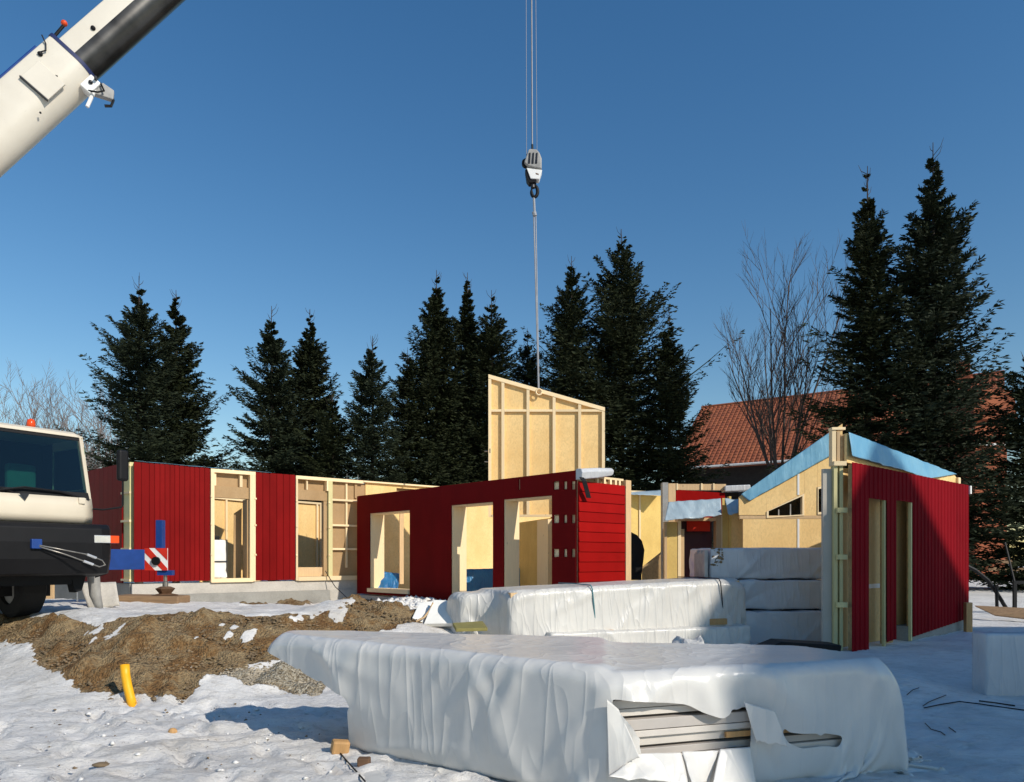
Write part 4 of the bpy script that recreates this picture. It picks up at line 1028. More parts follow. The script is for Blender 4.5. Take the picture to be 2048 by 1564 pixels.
for i, (dd, lab) in enumerate(((1.55, 'short tan bearer under the middle of the sunlit milky pack'), (3.75, 'short orange bearer end under the right of the sunlit milky pack'))):
    b = obj('bearer', G().box(-.17, .17, -.1, 1.2, 0, .10), M['orangewood']); p = FL+d2*dd-n2*.04
    b.location = (p[0], p[1], .46+.12*(dd > 2)); b.rotation_euler = (0, 0, math.atan2(d2[1], d2[0])); tag(b, lab, 'bearer')

# tightly wrapped packs
def wrapped(name, cx, cy, z0, w, d, h, ang, mat, label, seed, amp=.03, res=.04, round_=.03):
    V_ = []; F_ = []
    def face(o, a, b, na, nb):
        n0 = len(V_); U, W_ = np.meshgrid(np.linspace(0, 1, na), np.linspace(0, 1, nb))
        Pp = np.array(o)[None, None]+np.array(a)[None, None]*U[..., None]+np.array(b)[None, None]*W_[..., None]
        V_.extend(Pp.reshape(-1, 3).tolist())
        for j in range(nb-1):
            for i in range(na-1):
                q = n0+j*na+i; F_.append((q, q+1, q+na+1, q+na))
    nw, nd, nh = int(w/res)+2, int(d/res)+2, int(h/res)+2
    face((-w/2, -d/2, 0), (w, 0, 0), (0, 0, h), nw, nh); face((w/2, d/2, 0), (-w, 0, 0), (0, 0, h), nw, nh)
    face((-w/2, d/2, 0), (0, -d, 0), (0, 0, h), nd, nh); face((w/2, -d/2, 0), (0, d, 0), (0, 0, h), nd, nh)
    face((-w/2, -d/2, h), (w, 0, 0), (0, d, 0), nw, nd); face((-w/2, d/2, 0), (w, 0, 0), (0, -d, 0), nw, nd)
    A = np.array(V_); hs = np.array([w/2, d/2, h/2]); c = A-np.array([0, 0, h/2])
    inner = np.clip(c, -(hs-round_), hs-round_); n = c-inner; ln = np.linalg.norm(n, axis=1, keepdims=True)+1e-9; nn = n/ln
    A = inner+nn*round_+np.array([0, 0, h/2])
    x, y, z = A.T
    fold = 0
    r = np.random.default_rng(seed)
    for k in range(9):                       # long creases fanning from tie points
        x0 = r.uniform(-w/2, w/2); zt_ = r.choice([0, h]); an = r.uniform(.25, 1.2)*r.choice([-1, 1]); L_ = r.uniform(.4, 1.3)
        dx, dz_ = math.cos(an), math.sin(an)*(-1 if zt_ else 1)*np.sign(math.sin(an))
        px_, pz_ = (x+y*.8)-x0, z-zt_; al = px_*dx+pz_*dz_; pe = -px_*dz_+pz_*dx+.12*al*al
        fold = fold+np.maximum(0, 1-np.abs(pe)/(.03+.10*np.clip(al, 0, 2)))*(al > 0)*np.exp(-(al/L_)**2)*r.uniform(.4, 1)*r.choice([1, 1, -1])
    rn = vcrease((x+y+z*.5)*1.6, z*1.6+x*.5, seed+3)
    A = A+nn*(amp*(fold*.7+rn*1.2)-.01)[:, None]
    o = fast_mesh(name, A, np.array(F_), mat, None, True); bm_w = o.modifiers.new('w', 'WELD'); bm_w.merge_threshold = .012
    o.location = (cx, cy, z0); o.rotation_euler = (0, 0, ang); tag(o, label, 'timber pack', 'film wrapped timber packs')
    return o
wrapped('wrapped_timber_pack', 4.60, 13.75, 1.34, 2.20, 1.1, .56, .10, M['film3'], 'topmost wrapped pack of the shaded pile left of the corner post', 31, .035)
wrapped('wrapped_timber_pack', 4.62, 13.70, .80, 2.40, 1.15, .52, .06, M['film3'], 'middle wrapped pack of the shaded pile left of the corner post', 37, .04)
wrapped('wrapped_timber_pack', 4.55, 13.55, .17, 2.60, 1.2, .60, .08, M['film3'], 'lowest wrapped pack of the shaded pile left of the corner post', 41, .045)
wrapped('wrapped_timber_pack', 2.15, 12.35, .12, 3.7, 1.1, .44, .34, M['film2'], 'low wrapped pack beneath the sunlit milky pack, half hidden by the nearest stack', 43, .04)
for i, (x0, x1, y, z, lb) in enumerate(((3.55, 4.1, 13.3, 1.315, 'left'), (4.9, 5.5, 13.3, .77, 'right'))):
    b = obj('bearer', G().box(x0, x1, y-.1, y+.9, z-.02, z+.04), M['gunmetal']); tag(b, 'dark bearer between wrapped packs of the shaded pile, '+lb+' one', 'bearer')
# torn end of the top pack
g = G()
for k in range(9): g.box(3.44+.0*k, 3.50, 13.05+k*.085, 13.05+k*.085+.06, 1.36+.02*(k % 2), 1.86-.03*(k % 3))
o = obj('plank_bundle', g, M['greymetal']); tag(o, 'uncovered grey plank ends at the left of the topmost wrapped pack', 'plank bundle')
xs_ = np.random.default_rng(5); g = G()
for k in range(150): g.sphere((3.60+.20*xs_.random(), 13.10+.10*xs_.random(), 1.58+.32*xs_.random()), .012+.022*xs_.random()**2, (1.6*xs_.random()+.5, 1, .7), 5, 4)
o = obj('film_crumple', g, M['clod']); tag(o, 'crumpled brownish film bunch at the top left of the topmost wrapped pack', 'film')
# dark tray, pale lumps
g = G().prism([(-.54, .0), (.52, -.02), (.54, .10), (-.30, .15), (-.55, .05)], 0, .45)
o = obj('black_tray', g, M['black'], bevel=.015); o.location = (PX(1607, 10.2), 10.2, PZ(1305, 10.2)); tag(o, 'long black plastic tray on the snow left of the corner post', 'tray')
sheet('loose_film', None, (P(1345, 1283, 9.6), P(1400, 1268, 9.5), P(1412, 1296, 9.2), P(1330, 1300, 9.2)), M['film2'], 'small milky film lump behind the nearest stack', 'film', 20, 14, .12, 41)

# ---------------------------------------------------------------- mobile crane
FX = Vector((-6.57, 11.5)); e1 = Vector((.55, .835)).normalized(); ca = math.atan2(e1.y, e1.x); TG = .75
cr = empty('mobile_crane', (FX.x, FX.y, TG), ca); tag(cr, 'cream mobile crane with dark bumper, blue outrigger and raised telescopic boom', 'crane')
def cq(name, x0, x1, y0, y1, z0, z1, mat, parent=cr, **k): return obj(name, G().box(x0, x1, y0, y1, z0, z1), mat, parent, **k)
def quad_solid(name, pts, th, mat, parent=cr, **k):
    """pts: 4+ points of a planar face, thickened along its normal (inwards)"""
    pts = [Vector(p) for p in pts]; n = (pts[1]-pts[0]).cross(pts[2]-pts[0]).normalized(); m = len(pts)
    vs = pts+[p+n*th for p in pts]; fs_ = [tuple(range(m)), tuple(range(2*m-1, m-1, -1))]+[(i, i+m, (i+1) % m+m, (i+1) % m) for i in range(m)]
    g = G().add(vs, fs_); return obj(name, g, mat, parent, **k)
CB = empty('cab'); CB.parent = cr
ZW0, ZW1, ZR = 1.90, 2.86, 2.95
def yf(z): return .0 if z < ZW0 else .30*(z-ZW0)/(ZR-ZW0)
# front skin below the screen, gently bulged
g = G(); nx_ = 14
rows = [(1.50, -.02), (1.62, -.055), (1.76, -.05), (1.90, -.02)]
xs2 = [-2.5+2.5*i/nx_ for i in range(nx_+1)]
def cy_(x): return .12*max(0, (x+.35)/.35)**2+.12*max(0, (-2.15-x)/.35)**2
vs = [(x, y+cy_(x), z) for z, y in rows for x in xs2]
g.add(vs, [(j*(nx_+1)+i, j*(nx_+1)+i+1, (j+1)*(nx_+1)+i+1, (j+1)*(nx_+1)+i) for j in range(3) for i in range(nx_)])
o = obj('front_panel', g, M['cream'], CB, smooth=True); m = o.modifiers.new('t', 'SOLIDIFY'); m.thickness = .03; m.offset = -1
# roof with rounded brow
rp = [(.20, ZW1), (.235, ZW1+.05), (.32, ZR), (.6, ZR+.03), (1.7, ZR+.03), (1.7, ZW1)]
g = G(); n = len(rp); W1_ = [(-2.46, 0), (-.16, 0), (-.07, .03)]
vs = []
for x, dz_ in ((-2.44, .03), (-2.36, 0), (-.17, 0), (-.09, .03)):
    for y, z in rp: vs.append((x, y+(.02 if dz_ else 0), z-(dz_ if z > ZW1+.02 else 0)))
g.add(vs, [(i*n+k, (i+1)*n+k, (i+1)*n+(k+1) % n, i*n+(k+1) % n) for i in range(3) for k in range(n)]+[tuple(range(n-1, -1, -1)), tuple(3*n+k for k in range(n))])
obj('roof', g, M['cream'], CB, bevel=.012)
for xa, xb in ((-.035, -.095), (-2.46, -2.40)):
    s_ = 1 if xa > -1 else -1
    g = G(); A0 = [(xa-.035, .10), (xa+.035, .13), (xa+.03, .22), (xa-.04, .20)]
    vs = [(x, y-.03, 1.88) for x, y in A0]+[(x+(xb-xa), y+.12, ZW1+.03) for x, y in A0]
    g.add(vs, [(0, 1, 5, 4), (1, 2, 6, 5), (2, 3, 7, 6), (3, 0, 4, 7), (0, 3, 2, 1), (4, 5, 6, 7)]); obj('pillar', g, M['cream'], CB, bevel=.01)
# windscreen with dark surround
ws = [(-2.40, .07, 1.93), (-.085, .07, 1.93), (-.15, .235, ZW1), (-2.34, .235, ZW1)]
quad_solid('windscreen', ws, .006, M['glass'], CB)
quad_solid('dark_band', [(-2.42, .045, 1.87), (-.06, .045, 1.87), (-.075, .072, 1.985), (-2.41, .072, 1.985)], .01, M['black'], CB)
quad_solid('dark_band', [(-2.36, .222, ZW1-.05), (-.135, .222, ZW1-.05), (-.14, .238, ZW1+.004), (-2.36, .238, ZW1+.004)], .01, M['black'], CB)
# inside
DK = M['black']
cq('rear_panel', -2.42, -.06, 1.50, 1.55, 1.4, ZW1, DK, CB); cq('dashboard', -2.4, -.1, .14, .5, 1.4, 1.95, DK, CB, bevel=.03); cq('cab_floor', -2.4, -.1, .1, 1.5, 1.36, 1.42, DK, CB)
# side wall (far side) with window opening
g = G()
def sw(y0, y1, z0, z1): g.box(-.075, -.04, y0, y1, z0, z1)
sw(.13, 1.6, 1.5, 2.05); sw(1.2, 1.6, 2.05, ZW1); sw(.30, 1.2, 2.72, ZW1)
obj('door', g, M['cream'], CB)
g = G().box(-.085, -.0755, .15, 1.5, 1.5, 2.04); g.box(-.085, -.0755, 1.2, 1.5, 2.05, ZW1); obj('door_lining', g, DK, CB)
g = G().box(-.062, -.056, .2, 1.2, 2.05, 2.72); obj('side_window', g, M['glass'], CB)
g = G().box(-2.46, -2.42, .13, 1.6, 1.5, 2.05); g.box(-2.46, -2.42, 1.2, 1.6, 2.05, ZW1); obj('door', g, M['cream'], CB)
M['tealseat'] = simple('teal_seat_fabric', (.05, .20, .18), .8)
cq('seat_back', -.85, -.42, .95, 1.07, 1.6, 2.45, M['tealseat'], CB, bevel=.05); cq('seat_base', -.85, -.42, .5, .95, 1.55, 1.75, M['tealseat'], CB, bevel=.05)
cq('seat_back', -2.1, -1.65, .95, 1.07, 1.6, 2.5, DK, CB, bevel=.05)
ring = [(-1.9+.22*math.cos(a), .62-.08*math.sin(a), 2.02+.2*math.sin(a)) for a in np.linspace(0, 2*math.pi, 17)]; obj('steering_wheel', G().tube(ring, .016, 6), DK, CB)
# wipers
obj('wiper', G().tube([(-1.35, .0, 1.93), (-1.0, -.0, 2.0), (-.5, .02, 1.97), (-.18, .03, 1.90)], .018, 6), DK, CB)
obj('wiper', G().tube([(-2.2, .0, 1.93), (-1.7, -.0, 2.0), (-1.25, .02, 1.96), (-1.08, .02, 1.88)], .018, 6), DK, CB)
g = G().add([(-1.10, -.06, 1.905), (-.96, -.06, 1.905), (-1.02, -.065, 1.80)], [(0, 1, 2)]); obj('wiper_recess', g, M['gunmetal'], CB)
cq('wiper_cap', -.26, -.16, -.045, .0, 1.80, 1.90, M['cream'], CB, bevel=.015)
# bumper
g = G(); prof = [(-.12, 1.49), (-.20, 1.42), (-.22, 1.20), (-.20, .95), (-.10, .72), (.55, .66), (.55, 1.49)]
def ringx(x, s, dy): return [(x, y*s+dy, z) for y, z in prof]
vs = []; secs = [(-2.8, .55, .25), (-2.7, .85, .1), (-2.5, 1, 0), (0, 1, 0), (.16, .9, .05), (.25, .7, .15), (.29, .5, .28)]
for x, s, dy in secs: vs += ringx(x, s, dy)
n = len(prof); g.add(vs, [(i*n+k, (i+1)*n+k, (i+1)*n+(k+1) % n, i*n+(k+1) % n) for i in range(len(secs)-1) for k in range(n)]+[tuple(range(n-1, -1, -1)), tuple((len(secs)-1)*n+k for k in range(n))])
obj('bumper', g, M['black'], cr, bevel=.02)
cq('headlight', -.12, .13, -.225, -.15, 1.20, 1.32, M['lens'], cr, bevel=.01); cq('indicator', .132, .285, -.19, .1, 1.20, 1.32, M['orange'], cr, bevel=.01)
cq('tow_eye', -1.02, -.88, -.27, -.18, 1.10, 1.24, M['blue'], cr, bevel=.01)
loop = [(-.92, -.27, 1.15), (-.6, -.33, 1.08), (-.3, -.36, 1.02), (-.08, -.37, .93), (-.03, -.37, .86), (-.12, -.37, .83), (-.35, -.36, .92), (-.6, -.33, 1.02), (-.92, -.27, 1.13)]
obj('tow_rope', G().tube(loop, .011, 6), M['steel'], cr, smooth=True)
for i in (2, 6): 
    p, q = Vector(loop[i]), Vector(loop[i+1 if i == 2 else i-1]); obj('rope_sleeve', G().tube([p, p+(q-p)*.6], .02, 8), M['lens'], cr)
# mirror, beacon
g = G().box(.27, .44, -.20, -.10, 2.20, 2.70); obj('mirror', g, M['black'], cr, bevel=.04, seg=3)
obj('mirror_arm', G().tube([(-.02, .03, 1.74), (.1, -.05, 1.73), (.34, -.15, 1.78), (.36, -.15, 1.82), (.36, -.15, 2.25)], .016, 6), M['black'], cr)
g = G().tube([(-.70, .5, ZR+.02), (-.70, .5, ZR+.08), (-.70, .5, ZR+.13), (-.70, .5, ZR+.15)], [.06, .06, .05, .015], 14); obj('beacon', g, M['orange'], cr, smooth=True)
# chassis, wheels
cq('chassis', -2.3, -.2, .3, 11.5, .55, 1.35, M['black'], cr); cq('front_axle', -2.4, -.3, 1.4, 1.6, .35, .55, M['gunmetal'], cr)
cq('deck', -2.5, -.05, 1.75, 11.5, 1.3, 1.5, M['cream'], cr, bevel=.02)
def wheel(x, y):
    w_ = empty('wheel'); w_.parent = cr; w_.location = (x, y, .52)
    pr = [(-.2, .30), (-.2, .46), (-.16, .52), (.16, .52), (.2, .46), (.2, .30)]; n = 28; g = G()
    vs = [(a, r_*math.cos(2*math.pi*k/n), r_*math.sin(2*math.pi*k/n)) for k in range(n) for a, r_ in pr]; m_ = len(pr)
    g.add(vs, [(k*m_+j, k*m_+(j+1) % m_, ((k+1) % n)*m_+(j+1) % m_, ((k+1) % n)*m_+j) for k in range(n) for j in range(m_)])
    obj('tyre', g, M['rubber'], w_, bevel=.01); obj('rim', G().cyl((-.14, 0, 0), (.14, 0, 0), .3, 20), M['greymetal'], w_)
for y in (1.45, 3.9, 8.0, 9.6):
    for x in (-.45, -2.15): wheel(x, y)
cq('mud_flap', -.72, -.2, 1.0, 1.02, .35, .8, M['black'], cr)
cq('superstructure', -2.4, -.2, 5.6, 9.6, 1.5, 2.7, M['cream'], cr, bevel=.05); cq('turntable', -2.1, -.4, 6.3, 8.0, 1.4, 1.6, M['gunmetal'], cr)
# outrigger
og = empty('outrigger'); og.parent = cr; og.location = (0, 2.5, 0)
YO = 2.5
cq('beam', -.6, 2.18, -.12, .12, .74, 1.14, M['blue'], og, bevel=.01)
# frontal striped end board: turned so that it faces the camera side
sp_ = empty('end_plate'); sp_.parent = og; sp_.location = (2.38, -.18, .72); sp_.rotation_euler = (0, 0, -ca)
pw_, ph_ = .46, .45
obj('white_plate', G().box(-.23, .23, 0, .02, 0, ph_), M['white'], sp_)
def stripe(pts): return obj('red_stripe', G().prism(pts, -.006, -.001), M['redflat'], sp_)
stripe([(-.23, .45), (-.14, .45), (.23, .04), (.23, 0), (.13, 0), (-.23, .36)][:6])
stripe([(-.02, .45), (.23, .45), (.23, .20)][:3]) ; stripe([(-.23, .22), (-.23, 0), (-.02, 0)])
obj('hub', G().tube([(0.01, -.05, .19), (0.01, -.007, .19)], .085, 16), M['black'], sp_)
obj('jack_cylinder', G().box(-.03, .11, .03, .17, .44, 1.02), M['blue'], sp_, bevel=.01)
obj('jack_housing', G().box(-.0, .30, .04, .16, -.10, .0), M['blue'], sp_)
obj('jack_rod', G().tube([(.14, .1, -.1), (.14, .1, -.22), (.14, .1, -.24), (.14, .1, -.36)], [.035, .035, .055, .055], 12), M['steel'], sp_)
obj('jack_foot', G().tube([(.14, .1, -.33), (.14, .1, -.37), (.14, .1, -.47), (.14, .1, -.50)], [.10, .20, .12, .26], 8), M['rust'], sp_)
# grey curved bracket beside the bumper
o = obj('grey_bracket', G().tube([(.55, .9, .05), (.46, .9, .35), (.42, .9, .8), (.42, .9, 1.0), (.50, .9, 1.03)], [.05, .09, .10, .09, .03], 10), M['greymetal'], cr, smooth=True)
obj('air_hose', G().tube([(.1, .8, .95), (.14, .8, .8), (.12, .8, .5), (.12, .8, .25)], .015, 6), M['lens'], cr)
g = G().prism([(-.28, 1.0), (.10, 1.0), (-.05, .45), (-.15, .42)], .3, .5); obj('step_bracket', g, M['black'], cr)

# boom: fat base section and slimmer telescopic sections
YB = 14.0
p_at = P(60, 214, YB); tip = Vector((PX(1060, 18.85)+.0, 18.85, EYE+23.2))
bd = (tip-p_at).normalized(); b0 = p_at-bd*11.0
bm_ = empty('boom'); bm_.parent = cr
inv = None
bpy.context.view_layer.update()
inv = cr.matrix_world.inverted()
bx_ = bd.cross(Vector((0, 0, 1))).normalized(); bz_ = bx_.cross(bd).normalized()
R_ = Matrix((bd, -bx_, bz_)).transposed().to_4x4(); R_.translation = p_at
bm_.matrix_parent_inverse = Matrix.Identity(4); bm_.matrix_basis = inv @ R_
# local: x along the boom, y to its left side, z up
def boomsec(name, x0, x1, w, h, mat, parent=bm_, dz=0):
    pr = [(-w*.42, h*.5), (w*.42, h*.5), (w*.48, h*.47), (w*.5, h*.42)]+[(w*.5*math.cos(a), -h*.04-h*.46*math.sin(a)) for a in np.linspace(0, math.pi, 19)]+[(-w*.5, h*.42), (-w*.48, h*.47)]
    n = len(pr); vs = [(x, y, z+dz) for x in (x0, x1) for y, z in pr]
    g = G().add(vs, [(k, (k+1) % n, n+(k+1) % n, n+k) for k in range(n)]+[tuple(range(n-1, -1, -1)), tuple(n+k for k in range(n))])
    o = obj(name, g, mat, parent, smooth=True); o.data.set_sharp_from_angle(angle=math.radians(35)); return o
def wear(name, x0, x1, w, h):
    pr = [(w*.5, h*.05)]+[(w*.5*math.cos(a), -h*.04-h*.46*math.sin(a)) for a in np.linspace(0, math.pi, 19)]+[(-w*.5, h*.05)]; n = len(pr)
    g = G().add([(x, y, z) for x in (x0, x1) for y, z in pr], [(k, k+1, n+k+1, n+k) for k in range(n-1)]); return obj(name, g, M['chrome'], bm_, smooth=True)
# where does the base section end? pixel (185,135) or so
def along(px):      # boom parameter at a pixel column
    k = (px-CX)/F; return (k*p_at.y-p_at.x)/(bd.x-k*bd.y)
xe = along(148)
BW, BH = .79, .95
boomsec('base_section', -11, xe, BW, BH, M['boom'])
boomsec('collar', xe-.0, xe+.07, BW+.02, BH+.03, M['navy'])
boomsec('telescopic_section', xe+.1, xe+9, .63, .76, M['boom']); wear('dark_underside', xe+.1, xe+9, .634, .764); boomsec('telescopic_section', xe+9, (tip-p_at).length, .6, .72, M['boom'])
obj('cable_duct', G().box(-6, xe-.05, BW*.1, BW*.32, BH*.5+.004, BH*.5+.10), M['white'], bm_, bevel=.01)
obj('blue_pipe', G().tube([(-6, -BW*.30, BH*.5+.05), (xe-.3, -BW*.30, BH*.5+.05)], .03, 8), M['blue'], bm_)
obj('black_pipe', G().tube([(xe-.1, .1, BH*.5+.10), (xe+.55, .1, BH*.5+.17)], .03, 8), M['black'], bm_); obj('pipe_cap', G().sphere((xe+.6, .1, BH*.5+.19), .06), M['orange'], bm_)
ys_ = -BW*.5
for i, dz_ in enumerate((.10, -.12)):
    ring = [(xe-.75+i*.12+.10*math.cos(a), ys_-.03, dz_+.07*math.sin(a)) for a in np.linspace(.2, math.pi, 8)]; obj('handle', G().tube(ring, .014, 6), M['gunmetal'], bm_)
obj('inspection_cover', G().box(xe-1.02, xe-.55, ys_-.05, ys_-.002, -.28, .26), M['boom'], bm_, bevel=.012)
obj('cover_edge', G().box(xe-1.045, xe-1.022, ys_-.06, ys_-.003, -.28, .27), M['gunmetal'], bm_)
obj('latch', G().tube([(xe-.45, ys_-.03, .36), (xe-.3, ys_-.04, .30), (xe-.2, ys_-.03, .38), (xe-.12, ys_-.03, .52)], .013, 6), M['gunmetal'], bm_); obj('bolt', G().sphere((xe-.42, ys_-.01, .33), .045), M['black'], bm_)
obj('bolt', G().sphere((xe-1.3, ys_-.0, -.33), .02), M['black'], bm_); obj('bolt', G().sphere((xe+.75, -.325, .13), .045), M['black'], bm_)
# bracket hanging below the collar
hb_ = empty('head_bracket'); hb_.parent = bm_; hb_.location = (xe-.15, -.2, -BH*.5)
obj('bracket_plate', G().box(-.16, .16, -.12, .1, -.12, .10), M['white'], hb_, bevel=.02); obj('bracket_plate', G().prism([(-.1, -.1), (.22, -.1), (.26, -.32), (.1, -.42)], -.06, .08), M['greymetal'], hb_, bevel=.02)
obj('bracket_bar', G().tube([(0, -.05, -.1), (-.38, -.05, -.22)], .035, 8), M['white'], hb_); obj('bracket_pin', G().tube([(.14, -.2, -.02), (.14, .2, -.02)], .03, 8), M['gunmetal'], hb_); obj('chain', G().tube([(.18, .0, -.3), (.10, -.02, -.42), (-.02, -.02, -.46), (-.1, 0, -.38)], .028, 6), M['gunmetal'], hb_); obj('bracket_bolt', G().sphere((.02, -.13, .0), .04), M['gunmetal'], hb_); obj('bracket_hose', G().tube([(-.14, -.1, -.05), (-.05, -.16, -.2), (.08, -.12, -.24), (.16, -.1, -.1)], .018, 6), M['black'], hb_)
# ropes and hook block
def wpt(px, py, Y=18.85): return P(px, py, Y)
hk = empty('hook_block'); hk.parent = cr; hk.matrix_basis = inv @ Matrix.Translation(wpt(1067, 330)); hk.rotation_euler = hk.rotation_euler
org = wpt(1067, 330)
def hp(px, py, y=0): v = wpt(px, py)-org; return Vector((v.x, y, v.z))
obj('housing', G().prism([tuple(hp(a, b).xz) for a, b in ((1057, 304), (1061, 303), (1073, 304), (1079, 311), (1083, 322), (1083, 343), (1071, 341), (1056, 337), (1048, 330), (1052, 318))], -.14, .14), M['greymetal'], hk, bevel=.03, seg=3)
obj('sheave', G().tube([(hp(1052, 327).x, -.05, hp(1052, 327).z), (hp(1052, 327).x, .05, hp(1052, 327).z)], .11, 18), M['black'], hk)
for k in range(3): obj('rib', G().prism([tuple(hp(a+k*7, b).xz) for a, b in ((1058, 312), (1061, 312), (1060, 333), (1056, 333))], -.155, -.141), M['gunmetal'], hk)
obj('white_plate', G().prism([tuple(hp(a, b).xz) for a, b in ((1053, 341), (1084, 345), (1078, 363), (1061, 362))], -.13, .10), M['white'], hk, bevel=.01)
obj('dark_cheek', G().prism([tuple(hp(a, b).xz) for a, b in ((1050, 343), (1056, 341), (1064, 362), (1073, 363), (1072, 368), (1058, 369), (1053, 362))], -.10, .13), M['black'], hk, bevel=.01)
obj('mark', G().prism([tuple(hp(a, b).xz) for a, b in ((1071, 351), (1077, 353), (1077, 355), (1072, 354))], -.136, -.131), M['rust'], hk)
ring = [tuple(hp(1069+6.2*math.cos(a), 383+11*math.sin(a))) for a in np.linspace(-2.2, 3.6, 20)]
obj('hook', G().tube(ring, [.045]*17+[.04, .03, .02], 8), M['black'], hk, smooth=True); obj('hook_shank', G().tube([tuple(hp(1066, 366)), tuple(hp(1066, 376))], .06, 10), M['gunmetal'], hk)
obj('rope_socket', G().tube([tuple(hp(1064.5, 289)), tuple(hp(1065, 306))], .028, 8), M['black'], hk)
tp = tip-org
obj('hoist_rope', G().tube([tuple(hp(1064.5, 290)), tuple(tp)], .018, 6), M['rope'], hk)
obj('hoist_rope', G().tube([tuple(hp(1053, 312)), tuple(tp+Vector((-.12, 0, 0)))], .007, 6), M['rope'], hk); obj('hoist_rope', G().tube([tuple(hp(1074, 308)), tuple(tp+Vector((.08, 0, 0)))], .007, 6), M['rope'], hk)
# sling
g = G().tube([wpt(1067.5, 393), wpt(1069, 425)], .035, 6); g.tube([wpt(1068, 424), wpt(1070, 432)], .055, 8)
g.tube([wpt(1067.5, 430), wpt(1077, 780)], .020, 6); g.tube([wpt(1071.5, 430), wpt(1077.8, 780)], .018, 6)
o = obj('lifting_sling', g, M['strap']); tag(o, 'long grey lifting sling from the crane hook to the hanging panel', 'sling')

# sleepers under the outrigger foot
fo = Vector((FX.x, FX.y))+e1*2.4+Vector((-e1.y, e1.x))*2.4
o = obj('timber_sleeper', G().box(-.72, .55, -.35, .3, 0, .16), M['oldwood'], bevel=.03); o.location = (fo.x+.05, fo.y, TG+.055); o.rotation_euler = (0, .02, .06); tag(o, 'brown timber sleeper under the crane outrigger foot', 'sleeper')
# things under the crane
sheet('foundation_shade', None, (P(160, 1168, 13.4), P(232, 1165, 13.6), P(240, 1212, 13.3), P(178, 1218, 13.2)), M['greyboardf'] if 'greyboardf' in M else M['conc'], 'grey sheet standing in for shaded foundation beside the crane bumper', 'sheet', 16, 10, .05, 61, thick=.02)  # added sheet, its grey stands in for the shaded foundation
o = obj('timber_offcut', G().box(-.10, .10, -.04, .04, 0, .5), M['tan']); o.location = (PX(98, 16), 16, gz(-10.1, 16)); tag(o, 'upright tan timber offcut seen behind the crane wheel', 'offcut')

# ---------------------------------------------------------------- small things
pf = hit(264, 1404); yp = pf.y-.02; g = G().tube([P(267, 1418, yp), P(261, 1396, yp+.01), P(255, 1372, yp+.02), P(251, 1350, yp+.03), P(249.5, 1329, yp+.03)], .050, 16, cap=False)
o = obj('yellow_pipe', g, M['yellow'], smooth=True); m = o.modifiers.new('t', 'SOLIDIFY'); m.thickness = .008; tag(o, 'bent yellow plastic pipe sticking up from the dirt bank', 'pipe')
def chunk(px, py, r, mat, label, cat, sc_=(1, 1, .7), seed=1, dy=0):
    p = hit(px, py); g = G().sphere((0, 0, 0), r, sc_, 10, 7); rr_ = np.random.default_rng(seed)
    g.v = [tuple(Vector(v)*(1+.25*float(vnoise(v[0]*2/r*.5+seed, v[1]*1/r, v[2]/r, seed)))) for v in g.v]
    o = obj('clod' if cat == 'clod' else cat, g, mat); o.location = (p.x, p.y, p.z+r*sc_[2]*.6+.03); return tag(o, label, cat)
chunk(345, 1474, .045, M['orangewood'], 'small orange brown clod alone on the trodden snow', 'clod', seed=2)
chunk(200, 1541, .05, M['clod'], 'flat dark brown clod near the lower left of the snow', 'clod', (1.4, 1, .35), 3)
o = obj('wood_block', G().box(-.075, .075, -.05, .05, 0, .12), M['orangewood'], bevel=.018); p = hit(678, 1516); o.location = (p.x, p.y, p.z+.03); o.rotation_euler = (.1, .15, .4); tag(o, 'orange brown wood block at the lower left corner of the nearest stack', 'block')
o = obj('wood_block', G().box(-.05, .05, -.04, .04, 0, .07), M['rust'], bevel=.01); p = hit(728, 1540); o.location = (p.x, p.y, p.z+.03); tag(o, 'small reddish wood wedge under the film edge of the nearest stack', 'block')
def cable(name, pix, r, mat, label, cat, lift=.045):
    pts = [];
    for a, b in pix: p = hit(a, b); pts.append((p.x, p.y, p.z+lift))
    return tag(obj(name, G().tube(pts, r, 5), mat), label, cat)
cable('cable', [(676, 1512), (690, 1530), (706, 1548), (730, 1575)], .007, M['black'], 'thin black cable beside the wood block at the nearest stack', 'cable')
cable('cable', [(1848, 1424), (1880, 1418), (1918, 1411), (1960, 1416), (2000, 1422), (2045, 1428), (2110, 1440)], .007, M['black'], 'thin black cable lying in the shaded snow at lower right', 'cable')
tw = [[(1846, 1420), (1858, 1412), (1872, 1406), (1892, 1398)], [(1850, 1456), (1862, 1468), (1882, 1474), (1890, 1480)], [(1898, 1464), (1906, 1470), (1911, 1474)], [(1814, 1398), (1826, 1388), (1838, 1384)], [(1958, 1410), (1990, 1414), (2030, 1420)]]
for i, w_ in enumerate(tw):
    cable('twig', w_, .009 if i == 4 else .005, M['bark'], ['forked dark twig above the black cable in the shaded snow', 'curved twig below the black cable in the shaded snow', 'short twig stub right of the curved one in the shaded snow', 'faint twig near the film at the nearest stack right side', 'dark stick at the foot of the wrapped board at right edge'][i], 'twig')
# wrapped board standing at the right edge
o = wrapped('wrapped_board_pack', 6.62, 9.0, .0, 1.75, .30, .80, .0, M['film3'], 'pale wrapped board pack standing in the shaded snow at the right edge', 51, .012)
